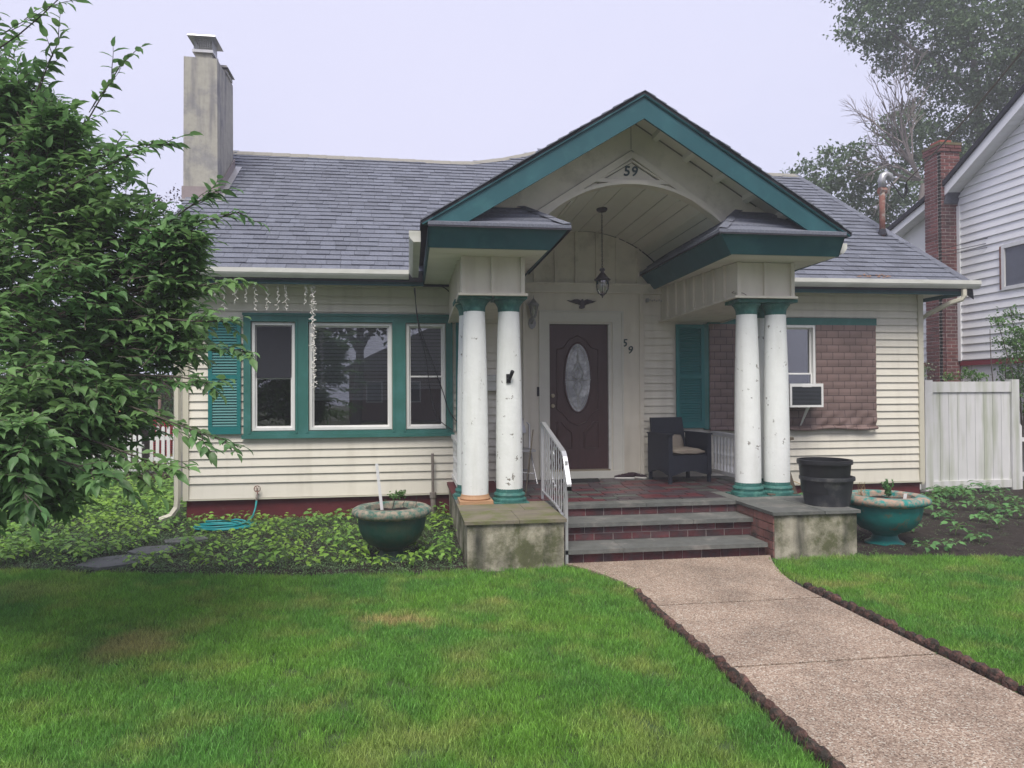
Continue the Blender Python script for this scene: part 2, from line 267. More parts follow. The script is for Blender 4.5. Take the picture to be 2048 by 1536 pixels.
# ------------------------------------------------------------------ mesh helpers
class MB:
    def __init__(s): s.v = []; s.f = []; s.m = []; s.r = []; s.cur = 0
    def add(s, vs, fs, rnd=0.):
        o = len(s.v); s.v += [tuple(p) for p in vs]
        for q in fs: s.f.append([o+i for i in q]); s.m.append(s.cur); s.r.append(rnd)
        return s
    def box(s, x0, x1, y0, y1, z0, z1, rnd=0.):
        return s.hexa([(x0, y0, z0), (x1, y0, z0), (x1, y1, z0), (x0, y1, z0), (x0, y0, z1), (x1, y0, z1), (x1, y1, z1), (x0, y1, z1)], rnd)
    def hexa(s, p, rnd=0.):
        return s.add(p, [(0, 3, 2, 1), (4, 5, 6, 7), (0, 1, 5, 4), (1, 2, 6, 5), (2, 3, 7, 6), (3, 0, 4, 7)], rnd)
    def prism(s, poly, a0, a1, ax='y', rnd=0.):
        """extrude a 2D outline along an axis: ax y -> outline (x,z); ax z -> (x,y); ax x -> (y,z)"""
        def P(q, a): return (q[0], a, q[1]) if ax == 'y' else ((q[0], q[1], a) if ax == 'z' else (a, q[0], q[1]))
        n = len(poly); vs = [P(q, a0) for q in poly]+[P(q, a1) for q in poly]
        return s.add(vs, [tuple(range(n)), tuple(range(2*n-1, n-1, -1))]+[(i, i+n, (i+1) % n+n, (i+1) % n) for i in range(n)], rnd)
    def tube(s, pts, rad, n=8, cap=True):
        pts = [Vector(p) for p in pts]; k = len(pts)
        rads = rad if isinstance(rad, (list, tuple)) else [rad]*k
        vs = []; up = Vector((0, 0, 1)); prev = None
        for i, p in enumerate(pts):
            d = (pts[min(i+1, k-1)]-pts[max(i-1, 0)])
            if d.length < 1e-9: d = Vector((0, 0, 1))
            d.normalize()
            if prev is None:
                a = d.cross(Vector((0, 0, 1)) if abs(d.z) < .9 else Vector((1, 0, 0))).normalized()
            else:
                a = prev-d*prev.dot(d)
                a = a.normalized() if a.length > 1e-6 else d.cross(Vector((1, 0, 0))).normalized()
            prev = a; b = d.cross(a)
            for j in range(n):
                t = 2*PI*j/n; vs.append(p+(a*math.cos(t)+b*math.sin(t))*rads[i])
        fs = []
        for i in range(k-1):
            for j in range(n): fs.append((i*n+j, i*n+(j+1) % n, (i+1)*n+(j+1) % n, (i+1)*n+j))
        if cap: fs += [tuple(range(n-1, -1, -1)), tuple(range((k-1)*n, k*n))]
        return s.add(vs, fs)
    def lathe(s, prof, c=(0, 0, 0), n=24, cap=False):
        vs = []; fs = []
        for (rr, z) in prof:
            for j in range(n):
                t = 2*PI*j/n; vs.append((c[0]+rr*math.cos(t), c[1]+rr*math.sin(t), c[2]+z))
        for i in range(len(prof)-1):
            for j in range(n): fs.append((i*n+j, i*n+(j+1) % n, (i+1)*n+(j+1) % n, (i+1)*n+j))
        if cap: fs += [tuple(range(n-1, -1, -1)), tuple(range((len(prof)-1)*n, len(prof)*n))]
        return s.add(vs, fs)
    def quad(s, a, b, c, d, rnd=0.): return s.add([a, b, c, d], [(0, 1, 2, 3)], rnd)
    def mesh(s, name, mats, smooth=False):
        me = bpy.data.meshes.new(name); me.from_pydata(s.v, [], s.f)
        mats = mats if isinstance(mats, (list, tuple)) else [mats]
        for q in mats: me.materials.append(q)
        if len(mats) > 1: me.polygons.foreach_set('material_index', s.m)
        if any(s.r):
            at = me.attributes.new('rnd', 'FLOAT', 'FACE'); at.data.foreach_set('value', s.r)
        if smooth: me.polygons.foreach_set('use_smooth', [True]*len(me.polygons))
        me.update(); return me
    def build(s, name, mats, parent=None, smooth=False, weld=False):
        return link(name, s.mesh(name, mats, smooth), parent)

WM = {}
def link(name, data, parent=None, loc=(0, 0, 0), rot=None, scale=None):
    o = bpy.data.objects.new(name, data); COL.objects.link(o)
    L = Matrix.Translation(loc)
    o.location = loc
    if rot: o.rotation_euler = rot; L = L @ o.rotation_euler.to_matrix().to_4x4()
    if scale: o.scale = scale if isinstance(scale, (tuple, list)) else (scale,)*3
    WM[o.name] = L
    if parent: o.parent = parent; o.matrix_parent_inverse = WM[parent.name].inverted()
    return o
def thing(name, label, cat, loc=(0, 0, 0), group=None):
    o = link(name, None, None, loc); o['label'] = label; o['category'] = cat
    if group: o['group'] = group
    return o
def tag(o, label=None, cat=None, group=None, kind=None):
    if label: o['label'] = label
    if cat: o['category'] = cat
    if group: o['group'] = group
    if kind: o['kind'] = kind
    return o
def smooth_by_angle(o, deg=40):
    o.data.polygons.foreach_set('use_smooth', [True]*len(o.data.polygons))
    try: o.data.set_sharp_from_angle(angle=R(deg))
    except Exception: pass
    return o
rnd = random.random
def ur(a, b): return random.uniform(a, b)

# ================================================================== GROUND
def bed_front(x):            # lawn / bed boundary
    pts = [(-40, 6), (-9, -1.55), (-6.4, -2.32), (-5, -2.72), (-3.45, -3.06), (-1.9, -3.14), (2.1, -3.18), (3.65, -3.5), (6, -3.9), (30, -8)]
    for (a, ya), (b, yb) in zip(pts, pts[1:]):
        if a <= x <= b: return ya+(yb-ya)*(x-a)/(b-a)
    return -3.1
g = MB(); g.quad((-90, -90, -.03), (90, -90, -.03), (90, 90, -.03), (-90, 90, -.03))
tag(g.build('ground', mat('far_ground', (.06, .075, .035), .95, .3, .5)), kind='structure')
def wl(y):                   # left and right edges of the walkway
    if y > -4.15:
        t = (y+4.15)/1.13; return -.53-.42*t**1.8
    return -.53
def wr(y):
    if y > -4.2:
        t = (y+4.2)/1.12; return .87+.31*t**1.7
    return .87
# lawn sheets
def lawn_mesh(side):
    m = MB(); ys = [-14, -11, -8.3]+list(np.linspace(-7.9, -4.2, 8))+list(np.linspace(-4.1, -3.04, 7))
    if side == 'L':
        xs = list(np.linspace(-12, -1.0, 45))
        for a, b in zip(xs, xs[1:]): m.quad((a, -14, 0), (b, -14, 0), (b, bed_front(b), 0), (a, bed_front(a), 0))
        for a, b in zip(ys, ys[1:]): m.quad((-1.0, a, 0), (wl(a)-.02, a, 0), (wl(b)-.02, b, 0), (-1.0, b, 0))
    else:
        xs = list(np.linspace(1.22, 10, 36))
        for a, b in zip(xs, xs[1:]): m.quad((a, -14, 0), (b, -14, 0), (b, bed_front(b), 0), (a, bed_front(a), 0))
        for a, b in zip(ys, ys[1:]): m.quad((wr(a)+.02, a, 0), (1.22, a, 0), (1.22, b, 0), (wr(b)+.02, b, 0))
    return m
lawnL = tag(lawn_mesh('L').build('lawn', TURFB), kind='structure')
lawnR = tag(lawn_mesh('R').build('lawn', TURFB), kind='structure')

def blade_tuft(seed, n=52, rad=.055, hmin=.018, hmax=.047, wid=.0028):
    rs = np.random.RandomState(seed); m = MB()
    for i in range(n):
        a = rs.uniform(0, 2*PI); q = rad*math.sqrt(rs.uniform()); x, y = q*math.cos(a), q*math.sin(a)
        h = rs.uniform(hmin, hmax); th = rs.uniform(0, 2*PI); lean = rs.uniform(.1, .75)*h; t2 = rs.uniform(0, 2*PI)
        dx, dy = math.cos(th)*wid/2, math.sin(th)*wid/2; lx, ly = math.cos(t2)*lean, math.sin(t2)*lean
        m.add([(x-dx, y-dy, 0), (x+dx, y+dy, 0), (x+dx*.8+lx*.4, y+dy*.8+ly*.4, h*.6), (x-dx*.8+lx*.4, y-dy*.8+ly*.4, h*.6), (x+lx, y+ly, h)],
              [(0, 1, 2, 3), (3, 2, 4)], rs.uniform(.01, 1))
    return m
def make_coll(name, meshes):
    c = bpy.data.collections.new(name)
    for me in meshes:
        o = bpy.data.objects.new(name, me); c.objects.link(o)
    return c
def scatter(obj, coll, dens, smin, smax, seed=0, tilt=.15):
    ng = bpy.data.node_groups.new('scatter', 'GeometryNodeTree')
    ng.interface.new_socket('Geometry', in_out='INPUT', socket_type='NodeSocketGeometry'); ng.interface.new_socket('Geometry', in_out='OUTPUT', socket_type='NodeSocketGeometry')
    N = ng.nodes; L = ng.links; i = N.new('NodeGroupInput'); o = N.new('NodeGroupOutput')
    d = N.new('GeometryNodeDistributePointsOnFaces'); d.inputs['Density'].default_value = dens; d.inputs['Seed'].default_value = seed
    ci = N.new('GeometryNodeCollectionInfo'); ci.inputs[0].default_value = coll; ci.inputs['Separate Children'].default_value = True; ci.inputs['Reset Children'].default_value = True
    ip = N.new('GeometryNodeInstanceOnPoints'); ip.inputs['Pick Instance'].default_value = True
    rv = N.new('FunctionNodeRandomValue'); rv.data_type = 'FLOAT_VECTOR'; rv.inputs[0].default_value = (-tilt, -tilt, 0); rv.inputs[1].default_value = (tilt, tilt, 6.283)
    rs = N.new('FunctionNodeRandomValue'); rs.data_type = 'FLOAT'; rs.inputs[2].default_value = smin; rs.inputs[3].default_value = smax
    L.new(i.outputs[0], d.inputs[0]); L.new(d.outputs[0], ip.inputs[0]); L.new(ci.outputs[0], ip.inputs['Instance'])
    L.new(rv.outputs[0], ip.inputs['Rotation']); L.new(rs.outputs[1], ip.inputs['Scale']); L.new(ip.outputs[0], o.inputs[0])
    md = obj.modifiers.new('scatter', 'NODES'); md.node_group = ng
tufts = make_coll('grass_tuft', [blade_tuft(s).mesh('grass_tuft', GRASS) for s in range(5)]+[blade_tuft(9, 16, .05, .04, .075, .0024).mesh('grass_tuft', GRASS)])
def clip_grass(side):
    m = MB()
    if side == 'L':
        xs = list(np.linspace(-9, -.97, 50)); ys = list(np.linspace(-8.4, -3.06, 24))
        for a, b in zip(xs, xs[1:]): m.quad((a, -8.4, .0), (b, -8.4, .0), (b, bed_front(b)-.02, .0), (a, bed_front(a)-.02, .0))
        for a, b in zip(ys, ys[1:]): m.quad((-.97, a, 0), (wl(a)-.10, a, 0), (wl(b)-.10 if b < -4 else wl(b)-.02, b, 0), (-.97, b, 0))
    else:
        xs = list(np.linspace(1.22, 8, 36)); ys = list(np.linspace(-8.4, -3.16, 24))
        for a, b in zip(xs, xs[1:]): m.quad((a, -8.4, 0), (b, -8.4, 0), (b, bed_front(b)-.02, 0), (a, bed_front(a)-.02, 0))
        for a, b in zip(ys, ys[1:]): m.quad((wr(a)+(.12 if a < -4 else .02), a, 0), (1.22, a, 0), (1.22, b, 0), (wr(b)+(.12 if b < -4 else .02), b, 0))
    return m
for sd_, k in (('L', 1), ('R', 2)):
    go = clip_grass(sd_).build('grass', GRASS); tag(go, 'short mown green grass of the lawn', 'grass', kind='stuff'); scatter(go, tufts, 640, .75, 1.3, k)

# garden bed soil
def soil_sheet(x0, x1, yfun0, yfun1, nx, ny, amp=.028):
    m = MB(); rs = np.random.RandomState(3); vs = []
    for i in range(nx+1):
        x = x0+(x1-x0)*i/nx
        for j in range(ny+1):
            y = yfun0(x)+(yfun1(x)-yfun0(x))*j/ny
            e = min(j, ny-j, 2)/2
            vs.append((x, y, .004+amp*(.5+.5*math.sin(x*9+y*7)*math.sin(y*11-x*3))*.5+amp*rs.uniform()*e))
    fs = [(i*(ny+1)+j, (i+1)*(ny+1)+j, (i+1)*(ny+1)+j+1, i*(ny+1)+j+1) for i in range(nx) for j in range(ny)]
    m.add(vs, fs); return m
bedL = soil_sheet(-13, -1.9, bed_front, lambda x: 7 if x < -5.4 else .1, 150, 70).build('garden_bed', SOIL, smooth=True); tag(bedL, kind='structure')
bedR = soil_sheet(2.1, 9.5, bed_front, lambda x: .9, 90, 60).build('garden_bed', SOIL, smooth=True); tag(bedR, kind='structure')
for x in (-1.0, 1.7):
    pass

# walkway
walk = link('walkway', None); walk['kind'] = 'structure'
base = MB(); base.prism([(-.97, -3.0), (1.2, -3.0), (1.2, -3.1), (.9, -4.2), (.9, -13), (-.56, -13), (-.56, -4.2)], -.02, .004, 'z'); tag(base.build('joint_bed', mat('walk_joint', (.03, .027, .024), .95), walk))
ys = [-3.02, -4.49, -5.755, -7.25, -8.8, -10.4, -12.]
for a, b in zip(ys, ys[1:]):
    t = list(np.linspace(a-.011, b+.011, 12))
    poly = [(wr(y), y) for y in t]+[(wl(y), y) for y in reversed(t)]
    m = MB(); m.prism(poly, .006, .022, 'z'); m.build('paving_slab', AGG, walk)

# edging stones along the walk
def edging(xf, y0, y1, label, side):
    root = thing('path_edging', label, 'path edging', (xf, y0, 0)); y = y0; k = 0
    protos = []
    for s in range(4):
        bm = bmesh.new(); bmesh.ops.create_icosphere(bm, subdivisions=2, radius=1); rs = random.Random(s)
        for v in bm.verts:
            c = v.co; c.x = math.copysign(abs(c.x)**.75, c.x)*.036; c.y = math.copysign(abs(c.y)**.7, c.y)*.056; c.z = math.copysign(abs(c.z)**.8, c.z)*.058
            c += Vector((rs.uniform(-1, 1), rs.uniform(-1, 1), rs.uniform(-1, 1)))*.005
        me = bpy.data.meshes.new('edging_stone'); bm.to_mesh(me); bm.free(); me.materials.append(EDGE); protos.append(me)
    while y > y1:
        o = link('edging_stone', random.choice(protos), root, (xf+ur(-.008, .008)+.01*math.sin(y*3), y, .012+ur(-.012, .012)), (ur(-.05, .05), ur(-.06, .06), ur(-.10, .10)+(PI if rnd() < .5 else 0)), ur(.84, .96))
        y -= ur(.098, .108); k += 1
edging(-.575, -4.14, -8.3, 'row of dark red scalloped edging stones on the lawn side left of the walkway', 0)
edging(.935, -4.18, -8.3, 'row of dark red scalloped edging stones along the right side of the walkway', 1)

# flagstones leading through the left bed
for i, (x, y, s, a, lb) in enumerate([(-5.35, -2.30, .30, .5, 'largest flagstone at the lawn edge of the left garden bed'), (-5.12, -1.85, .24, .2, 'middle grey flagstone between the lawn edge and the coiled hose'),
                                      (-4.95, -1.35, .22, .8, 'grey flagstone in the soil closest to the coiled hose')]):
    pl = [(s*ur(.8, 1.1)*math.cos(t+a)*1.15, s*ur(.8, 1.1)*math.sin(t+a)) for t in np.linspace(0, 2*PI, 7)[:-1]]
    m = MB(); m.prism(pl, 0, .03, 'z'); o = link('flagstone', m.mesh('flagstone', SLATE), None, (x, y, .025), (ur(-.03, .03), ur(-.03, .03), 0)); tag(o, lb, 'flagstone', 'flagstones through the left bed')

# ================================================================== HOUSE
house = thing('house', 'cream sided one storey house with grey shingle roof and teal trim', 'house', (0, .3, 0))
SL = .748; EY, EZ = -.45, 3.32; RY, RZ = 3.0, 3.32+.748*3.45
def rz_(y): return EZ+SL*(y-EY)
# inner wall core (front wall with openings), other walls
core = MB()
OPEN = [(-4.50, -3.96, 1.21, 2.64), (-3.76, -2.68, 1.21, 2.64), (-2.47, -1.95, 1.21, 2.64), (2.62, 3.54, 1.46, 2.64), (-.48, .40, .56, 2.66)]
def wall_with_openings(m, x0, x1, z0, z1, y0, y1, ops):
    xs = sorted({x0, x1, *[o[0] for o in ops], *[o[1] for o in ops]})
    for a, b in zip(xs, xs[1:]):
        cut = sorted([(o[2], o[3]) for o in ops if o[0] <= a+1e-6 and o[1] >= b-1e-6]); z = z0
        for c, d in cut: m.box(a, b, y0, y1, z, c); z = d
        m.box(a, b, y0, y1, z, z1)
wall_with_openings(core, -5.32, 5.27, .30, 3.16, .0, .14, OPEN)
core.box(-5.32, -5.18, .14, 6.8, .3, 3.16); core.box(5.13, 5.27, .14, 6.8, .3, 3.16); core.box(-5.18, 5.13, 6.66, 6.8, .3, 3.16)
wallp = core.build('wall', CREAM2, house)
m = MB(); m.prism([(-1.08, 3.10), (1.25, 3.10)]+[(.03+1.5*math.sin(t), 2.485+1.5*math.cos(t)) for t in np.linspace(.92, -.84, 22)], .002, .05, 'y'); m.build('gable_infill', CREAMD, house)
m = MB(); m.box(-5.34, 5.29, .02, 6.7, -.1, .33); m.build('foundation', RED, house)
# siding boards
def board(x0, x1, z0, z1, y=0., mat_=CREAM, par=wallp, out=.027):
    m = MB(); m.prism([(y-out, z0), (y-.005, z1+.005), (y, z1+.005), (y, z0+.016), (y-out+.008, z0+.016), (y-out+.007, z0)], x0, x1, 'x')
    m.build('siding_board', mat_, par)
def siding(x0, x1, ztop, blocks, tilt=0.):
    z = .315; h = .2
    while z < ztop-.02:
        z1 = min(z+h, ztop); zz = z+.002; za = zz+.02; zb = z1-.02
        segs = [(x0, x1)]
        for (a, b, c, d) in blocks:
            if c < za and d > zb or (c < zb and d > za and (min(d, z1)-max(c, z) > .6*(z1-z))):
                ns = []
                for (p, q) in segs:
                    if b <= p or a >= q: ns.append((p, q)); continue
                    if a-p > .01: ns.append((p, a))
                    if q-b > .01: ns.append((b, q))
                segs = ns
        for p, q in segs: board(p, q, zz, z1)
        z = z1; h = .1085
siding(-5.30, -.835, 3.155, [(-4.60, -1.86, 1.12, 2.75)])
siding(.875, 5.25, 3.155, [(2.62, 3.54, 1.46, 2.70)])
for x0, x1, z0 in ((-5.37, -5.30, .30), (5.25, 5.33, .30)):
    m = MB(); m.box(x0, x1, -.045, .1, z0, 3.15); m.build('corner_board', CORN, house)
m = MB(); m.box(-5.30, -.84, -.038, -.0, .296, .312); m.box(.88, 5.25, -.038, 0, .296, .312); m.build('starter_strip', CORN, house)

# ---- eaves
m = MB(); m.box(-5.70, -2.25, -.45, -.425, 3.10, 3.30); m.box(2.3, 5.72, -.45, -.425, 3.10, 3.30); m.box(5.695, 5.72, -.42, 6.9, 3.10, 3.30); m.build('fascia', TEALB, house)
for (a, b) in ((-5.70, -2.25), (2.3, 5.69)):
    for i in range(4):
        y0 = -.42+i*.105; mm = MB(); mm.box(a, b, y0+.003, y0+.102, 3.155-.0*i, 3.17); mm.build('soffit_board', SOFFIT, house)
m = MB(); m.box(5.33, 5.69, -.42, 6.8, 3.156, 3.17); m.build('side_soffit', SOFFIT, house)
def gutter(p0, p1, out):     # K-style profile swept between two points; out = outward horizontal unit vector
    prof = [(0, .115), (0, 0), (.075, 0), (.105, .035), (.12, .06), (.12, .115), (.108, .115), (.108, .065), (.012, .012), (.012, .115)]
    m = MB(); a, b = Vector(p0), Vector(p1); o = Vector(out); n = len(prof); vs = [a+o*q[0]+Vector((0, 0, q[1])) for q in prof]+[b+o*q[0]+Vector((0, 0, q[1])) for q in prof]
    m.add(vs, [(i, i+1, n+i+1, n+i) for i in range(n-1)]+[(0, 1, 2, 3, 4, 5)] + [(n+5, n+4, n+3, n+2, n+1, n)]); return m
gutter((-5.85, -.452, 3.165), (-2.44, -.452, 3.175), (0, -1, 0)).build('gutter', GUTTER, house)
gutter((2.34, -.452, 3.17), (5.86, -.452, 3.185), (0, -1, 0)).build('gutter', GUTTER, house)
gutter((-2.32, -2.50, 3.25), (-2.32, -.575, 3.19), (-1, 0, 0)).build('gutter', GUTTER, house)
gutter((2.36, -2.45, 3.25), (2.36, -.6, 3.19), (1, 0, 0)).build('gutter', GUTTER, house)
def dspout(pts, w=.036):
    m = MB(); m.tube(pts, w, 6); return m
d = dspout([(5.62, -.52, 3.17), (5.62, -.52, 3.08), (5.60, -.50, 3.03), (5.50, -.40, 2.99), (5.40, -.08, 2.86), (5.375, .05, 2.80), (5.375, .08, 2.5), (5.375, .08, .25)]).build('downspout', CORN, house)
d = dspout([(-5.46, -.50, 3.17), (-5.46, -.44, 3.05), (-5.44, -.10, 2.85), (-5.43, -.06, 2.7), (-5.43, -.06, .35), (-5.44, -.06, .22), (-5.5, -.10, .12), (-5.62, -.16, .08)], .042).build('downspout', CORN, house)

# ---- main roof
roof = MB()
ridge_pts = [(-5.72, 3.0), (-1.69, 2.95), (-1.33, 2.97), (-.75, 3.17), (.308, 3.74), (1.3, 3.74), (2.6, 3.2), (3.3, 3.02), (5.07, 3.02)]
front = [(-5.72, EY-.05), (-2.26, EY-.05), (-2.26, .06), (2.32, .06), (2.32, EY-.05), (5.76, EY-.05)]+[(x, y) for x, y in reversed(ridge_pts)]
n = len(front); vs = [(x, y, rz_(y)-.02) for x, y in front]+[(x, y, rz_(y)-.14) for x, y in front]
fs = [tuple(range(n)), tuple(range(2*n-1, n-1, -1))]+[(i+1 if i+1 < n else 0, i, i+n, (i+1) % n+n) for i in range(n)]
roof.add(vs, fs)
# back slope and hip end
bk = [(x, y, rz_(y)-.02) for x, y in ridge_pts]
for (a, b) in zip(bk, bk[1:]): roof.quad(a, b, (b[0], 7.0, 3.1), (a[0], 7.0, 3.1))
roof.add([(5.76, EY-.05, rz_(EY-.05)-.02), (5.76, 7., 3.1), bk[-1]], [(0, 1, 2)])
roof.add([(-5.7, EY, 3.2), (-5.7, 7., 3.1), (-5.7, 3.0, RZ-.05)], [(0, 2, 1)])
roofo = roof.build('roof', DARKR, house)
m = MB(); m.box(-5.72, -5.70, 0, 0, 0, 0)
# shingles
def gable_z(x): return 3.44+.638*(2.36-abs(x-.03))
cand = []; sn = math.hypot(1, SL); ux, uz = 1/sn, SL/sn
row = 0; s = 0.
def ridge_y(x):
    for (a, ya), (b, yb) in zip(ridge_pts, ridge_pts[1:]):
        if a <= x <= b: return ya+(yb-ya)*(x-a)/(b-a)
    return 3.0
while True:
    y = EY-.05+s*ux
    if y > 3.8: break
    x = -5.72+ur(-.2, 0); xmax = 5.76-(y-EY)*(.69/3.5)
    while x < xmax:
        w = random.choice((.14, .18, .2, .24, .3)); w = min(w, xmax-x)
        xa = max(x, -5.73); wa = x+w-xa; xc = xa+wa/2
        if wa > .03 and y+.06 < ridge_y(xc) and not (abs(xc-.03) < 2.30 and rz_(y) < gable_z(xc)-.25) and not (-5.75 < xc < -5.30 and 1.30 < y < 2.28):
            d = math.dist((xc, y, rz_(y)), CAM)
            cand.append((d, xa, wa, s, y, random.choice((.005, .005, .011))))
        x += w
    s += .143; row += 1
cand.sort()
def shingle_geo(w, th):      # local: origin at bottom-left on the roof plane
    a = Vector((0, ux, uz)); nrm = Vector((0, -uz, ux)); L_ = .165; g_ = .002
    P = lambda x, t, h: tuple(Vector((x, 0, 0))+a*t+nrm*h)
    lift = .006
    return [P(g_, 0, -.012), P(w-g_, 0, -.012), P(w-g_, L_, -.016), P(g_, L_, -.016), P(g_, 0, lift+th), P(w-g_, 0, lift+th), P(w-g_, L_, -.004), P(g_, L_, -.004)]
sh_mesh = {}
def wq(w): return round(w, 2)
vis = [c for c in cand if -4.6 < c[1] < -1.0 or c[1] > 2.6][:300]
visset = set(id(c) for c in vis)
for c in vis:
    d, x, w, s_, y, th = c; k = (wq(w), th)
    if k not in sh_mesh:
        q = MB(); q.hexa(shingle_geo(k[0], th)); sh_mesh[k] = q.mesh('shingle', SHING)
    link('shingle', sh_mesh[k], roofo, (x, y, rz_(y)))
q = MB()
for c in cand:
    if id(c) in visset: continue
    d, x, w, s_, y, th = c
    q.hexa([(x+p[0], y+p[1], rz_(y)+p[2]) for p in shingle_geo(w, th)], rnd()*.98+.01)
# starter course along the eave and hip caps
q2 = q.build('upper_shingles', SHING, roofo); q2['kind'] = 'stuff'
m = MB()
for (a, b) in zip(ridge_pts, ridge_pts[1:]):
    k = max(1, int(abs(b[0]-a[0])/.3))
    for i in range(k):
        t0, t1 = i/k, (i+1)/k; xa, ya = a[0]+(b[0]-a[0])*t0, a[1]+(b[1]-a[1])*t0; xb, yb = a[0]+(b[0]-a[0])*t1, a[1]+(b[1]-a[1])*t1
        za, zb = rz_(ya)+.012, rz_(yb)+.018
        m.add([(xa, ya-.13, za-.10), (xb, yb-.13, zb-.10), (xb, yb, zb), (xa, ya, za), (xb, yb+.12, zb-.09), (xa, ya+.12, za-.09)], [(0, 1, 2, 3), (3, 2, 4, 5)])
m.build('ridge_cap', RIDGE, roofo)
m = MB()
hx = lambda t: (5.76-.69*t, EY-.05+3.5*t, rz_(EY-.05+3.5*t))
for i in range(14):
    a = hx(i/14.); b = hx((i+1)/14.)
    m.add([(a[0]-.11, a[1], a[2]+.008), (b[0]-.11, b[1], b[2]+.014), (b[0]+.01, b[1], b[2]+.02), (a[0]+.01, a[1], a[2]+.016), (b[0]+.08, b[1]+.05, b[2]-.25), (a[0]+.08, a[1]+.05, a[2]-.25)], [(0, 1, 2, 3), (3, 2, 4, 5)], rnd())
m.build('hip_cap', SHING, roofo)
# leaves caught over the right gutter
m = MB()
for i in range(22):
    x = ur(3.9, 4.5); y = -.46+ur(0, .08); z = rz_(y)+.015; a = ur(0, 6); s_ = ur(.012, .03)
    m.quad((x-s_, y, z), (x, y-s_*.5, z+.006), (x+s_, y, z+.012), (x, y+s_*.6, z+.016))
tag(m.build('dead_leaves', mat('dry_leaf', (.30, .16, .08), .9)), 'dry tan leaves caught on the shingles above the right gutter', 'leaves', kind='stuff')

# ---- chimney
ch = MB(); ch.hexa([(-5.90, 1.31, -.05), (-5.38, 1.31, -.05), (-5.38, 2.31, -.05), (-5.90, 2.31, -.05), (-5.90, 1.31, 2.4), (-5.38, 1.31, 2.4), (-5.38, 2.31, 2.4), (-5.90, 2.31, 2.4)])
ch.hexa([(-5.90, 1.31, 2.4), (-5.38, 1.31, 2.4), (-5.38, 2.31, 2.4), (-5.90, 2.31, 2.4), (-5.775, 1.325, 3.3), (-5.275, 1.325, 3.3), (-5.275, 2.295, 3.3), (-5.775, 2.295, 3.3)])
ch.hexa([(-5.775, 1.325, 3.3), (-5.275, 1.325, 3.3), (-5.275, 2.295, 3.3), (-5.775, 2.295, 3.3), (-5.765, 1.33, 6.76), (-5.29, 1.33, 6.75), (-5.285, 2.29, 6.75), (-5.765, 2.29, 6.76)])
cho = ch.build('chimney', CHIM, house)
m = MB(); FL = mat('lead_flashing', (.27, .225, .225), .5, .15, 8, metal=.2)
m.box(-5.79, -5.262, 1.31, 1.322, rz_(1.32)-.03, rz_(1.32)+.16)
m.hexa([(-5.268, 1.31, rz_(1.31)-.03), (-5.256, 1.31, rz_(1.31)-.03), (-5.256, 2.32, rz_(2.32)-.03), (-5.268, 2.32, rz_(2.32)-.03), (-5.268, 1.31, rz_(1.31)+.17), (-5.256, 1.31, rz_(1.31)+.17), (-5.256, 2.32, rz_(2.32)+.17), (-5.268, 2.32, rz_(2.32)+.17)])
m.build('flashing', FL, cho)
m = MB(); m.hexa([(-5.256, 1.22, rz_(1.22)+.012), (-5.19, 1.22, rz_(1.22)+.012), (-5.16, 2.36, rz_(2.36)+.012), (-5.256, 2.36, rz_(2.36)+.012), (-5.256, 1.22, rz_(1.22)+.024), (-5.19, 1.22, rz_(1.22)+.024), (-5.16, 2.36, rz_(2.36)+.024), (-5.256, 2.36, rz_(2.36)+.024)])
m.box(-5.8, -5.19, 1.20, 1.31, rz_(1.2)+.01, rz_(1.2)+.03); m.build('flashing_apron', GALV, cho)
m = MB(); m.box(-5.62, -5.39, 1.42, 1.66, 6.76, 6.86); m.cur = 1; m.box(-5.66, -5.36, 1.38, 1.70, 6.86, 6.90)
m.build('flue', [CHIM, GALV], cho)
m = MB()
for i in range(9):
    t = i/8; x = -5.64+.26*t; m.tube([(x, 1.40, 6.9), (x, 1.40, 7.08)], .0035, 4); m.tube([(x, 1.68, 6.9), (x, 1.68, 7.08)], .0035, 4)
    y = 1.40+.28*t; m.tube([(-5.64, y, 6.9), (-5.64, y, 7.08)], .0035, 4); m.tube([(-5.38, y, 6.9), (-5.38, y, 7.08)], .0035, 4)
for i in range(6):
    z = 6.91+i*.033; m.tube([(-5.64, 1.40, z), (-5.38, 1.40, z), (-5.38, 1.68, z), (-5.64, 1.68, z), (-5.64, 1.40, z)], .0032, 4)
m.build('spark_screen', GALV, cho)
m = MB(); m.hexa([(-5.72, 1.32, 7.08), (-5.31, 1.32, 7.08), (-5.31, 1.80, 7.08), (-5.72, 1.80, 7.08), (-5.71, 1.33, 7.105), (-5.32, 1.33, 7.105), (-5.32, 1.79, 7.105), (-5.71, 1.79, 7.105)]); m.build('chimney_cap', GALV, cho)
m = MB(); m.box(-5.50, -5.27, 1.80, 2.2, 6.75, 6.80); m.hexa([(-5.53, 1.78, 6.83), (-5.24, 1.78, 6.83), (-5.24, 2.24, 6.83), (-5.53, 2.24, 6.83), (-5.50, 1.8, 6.87), (-5.27, 1.8, 6.87), (-5.27, 2.2, 6.87), (-5.5, 2.2, 6.87)]); m.build('second_flue', CHIM, cho)

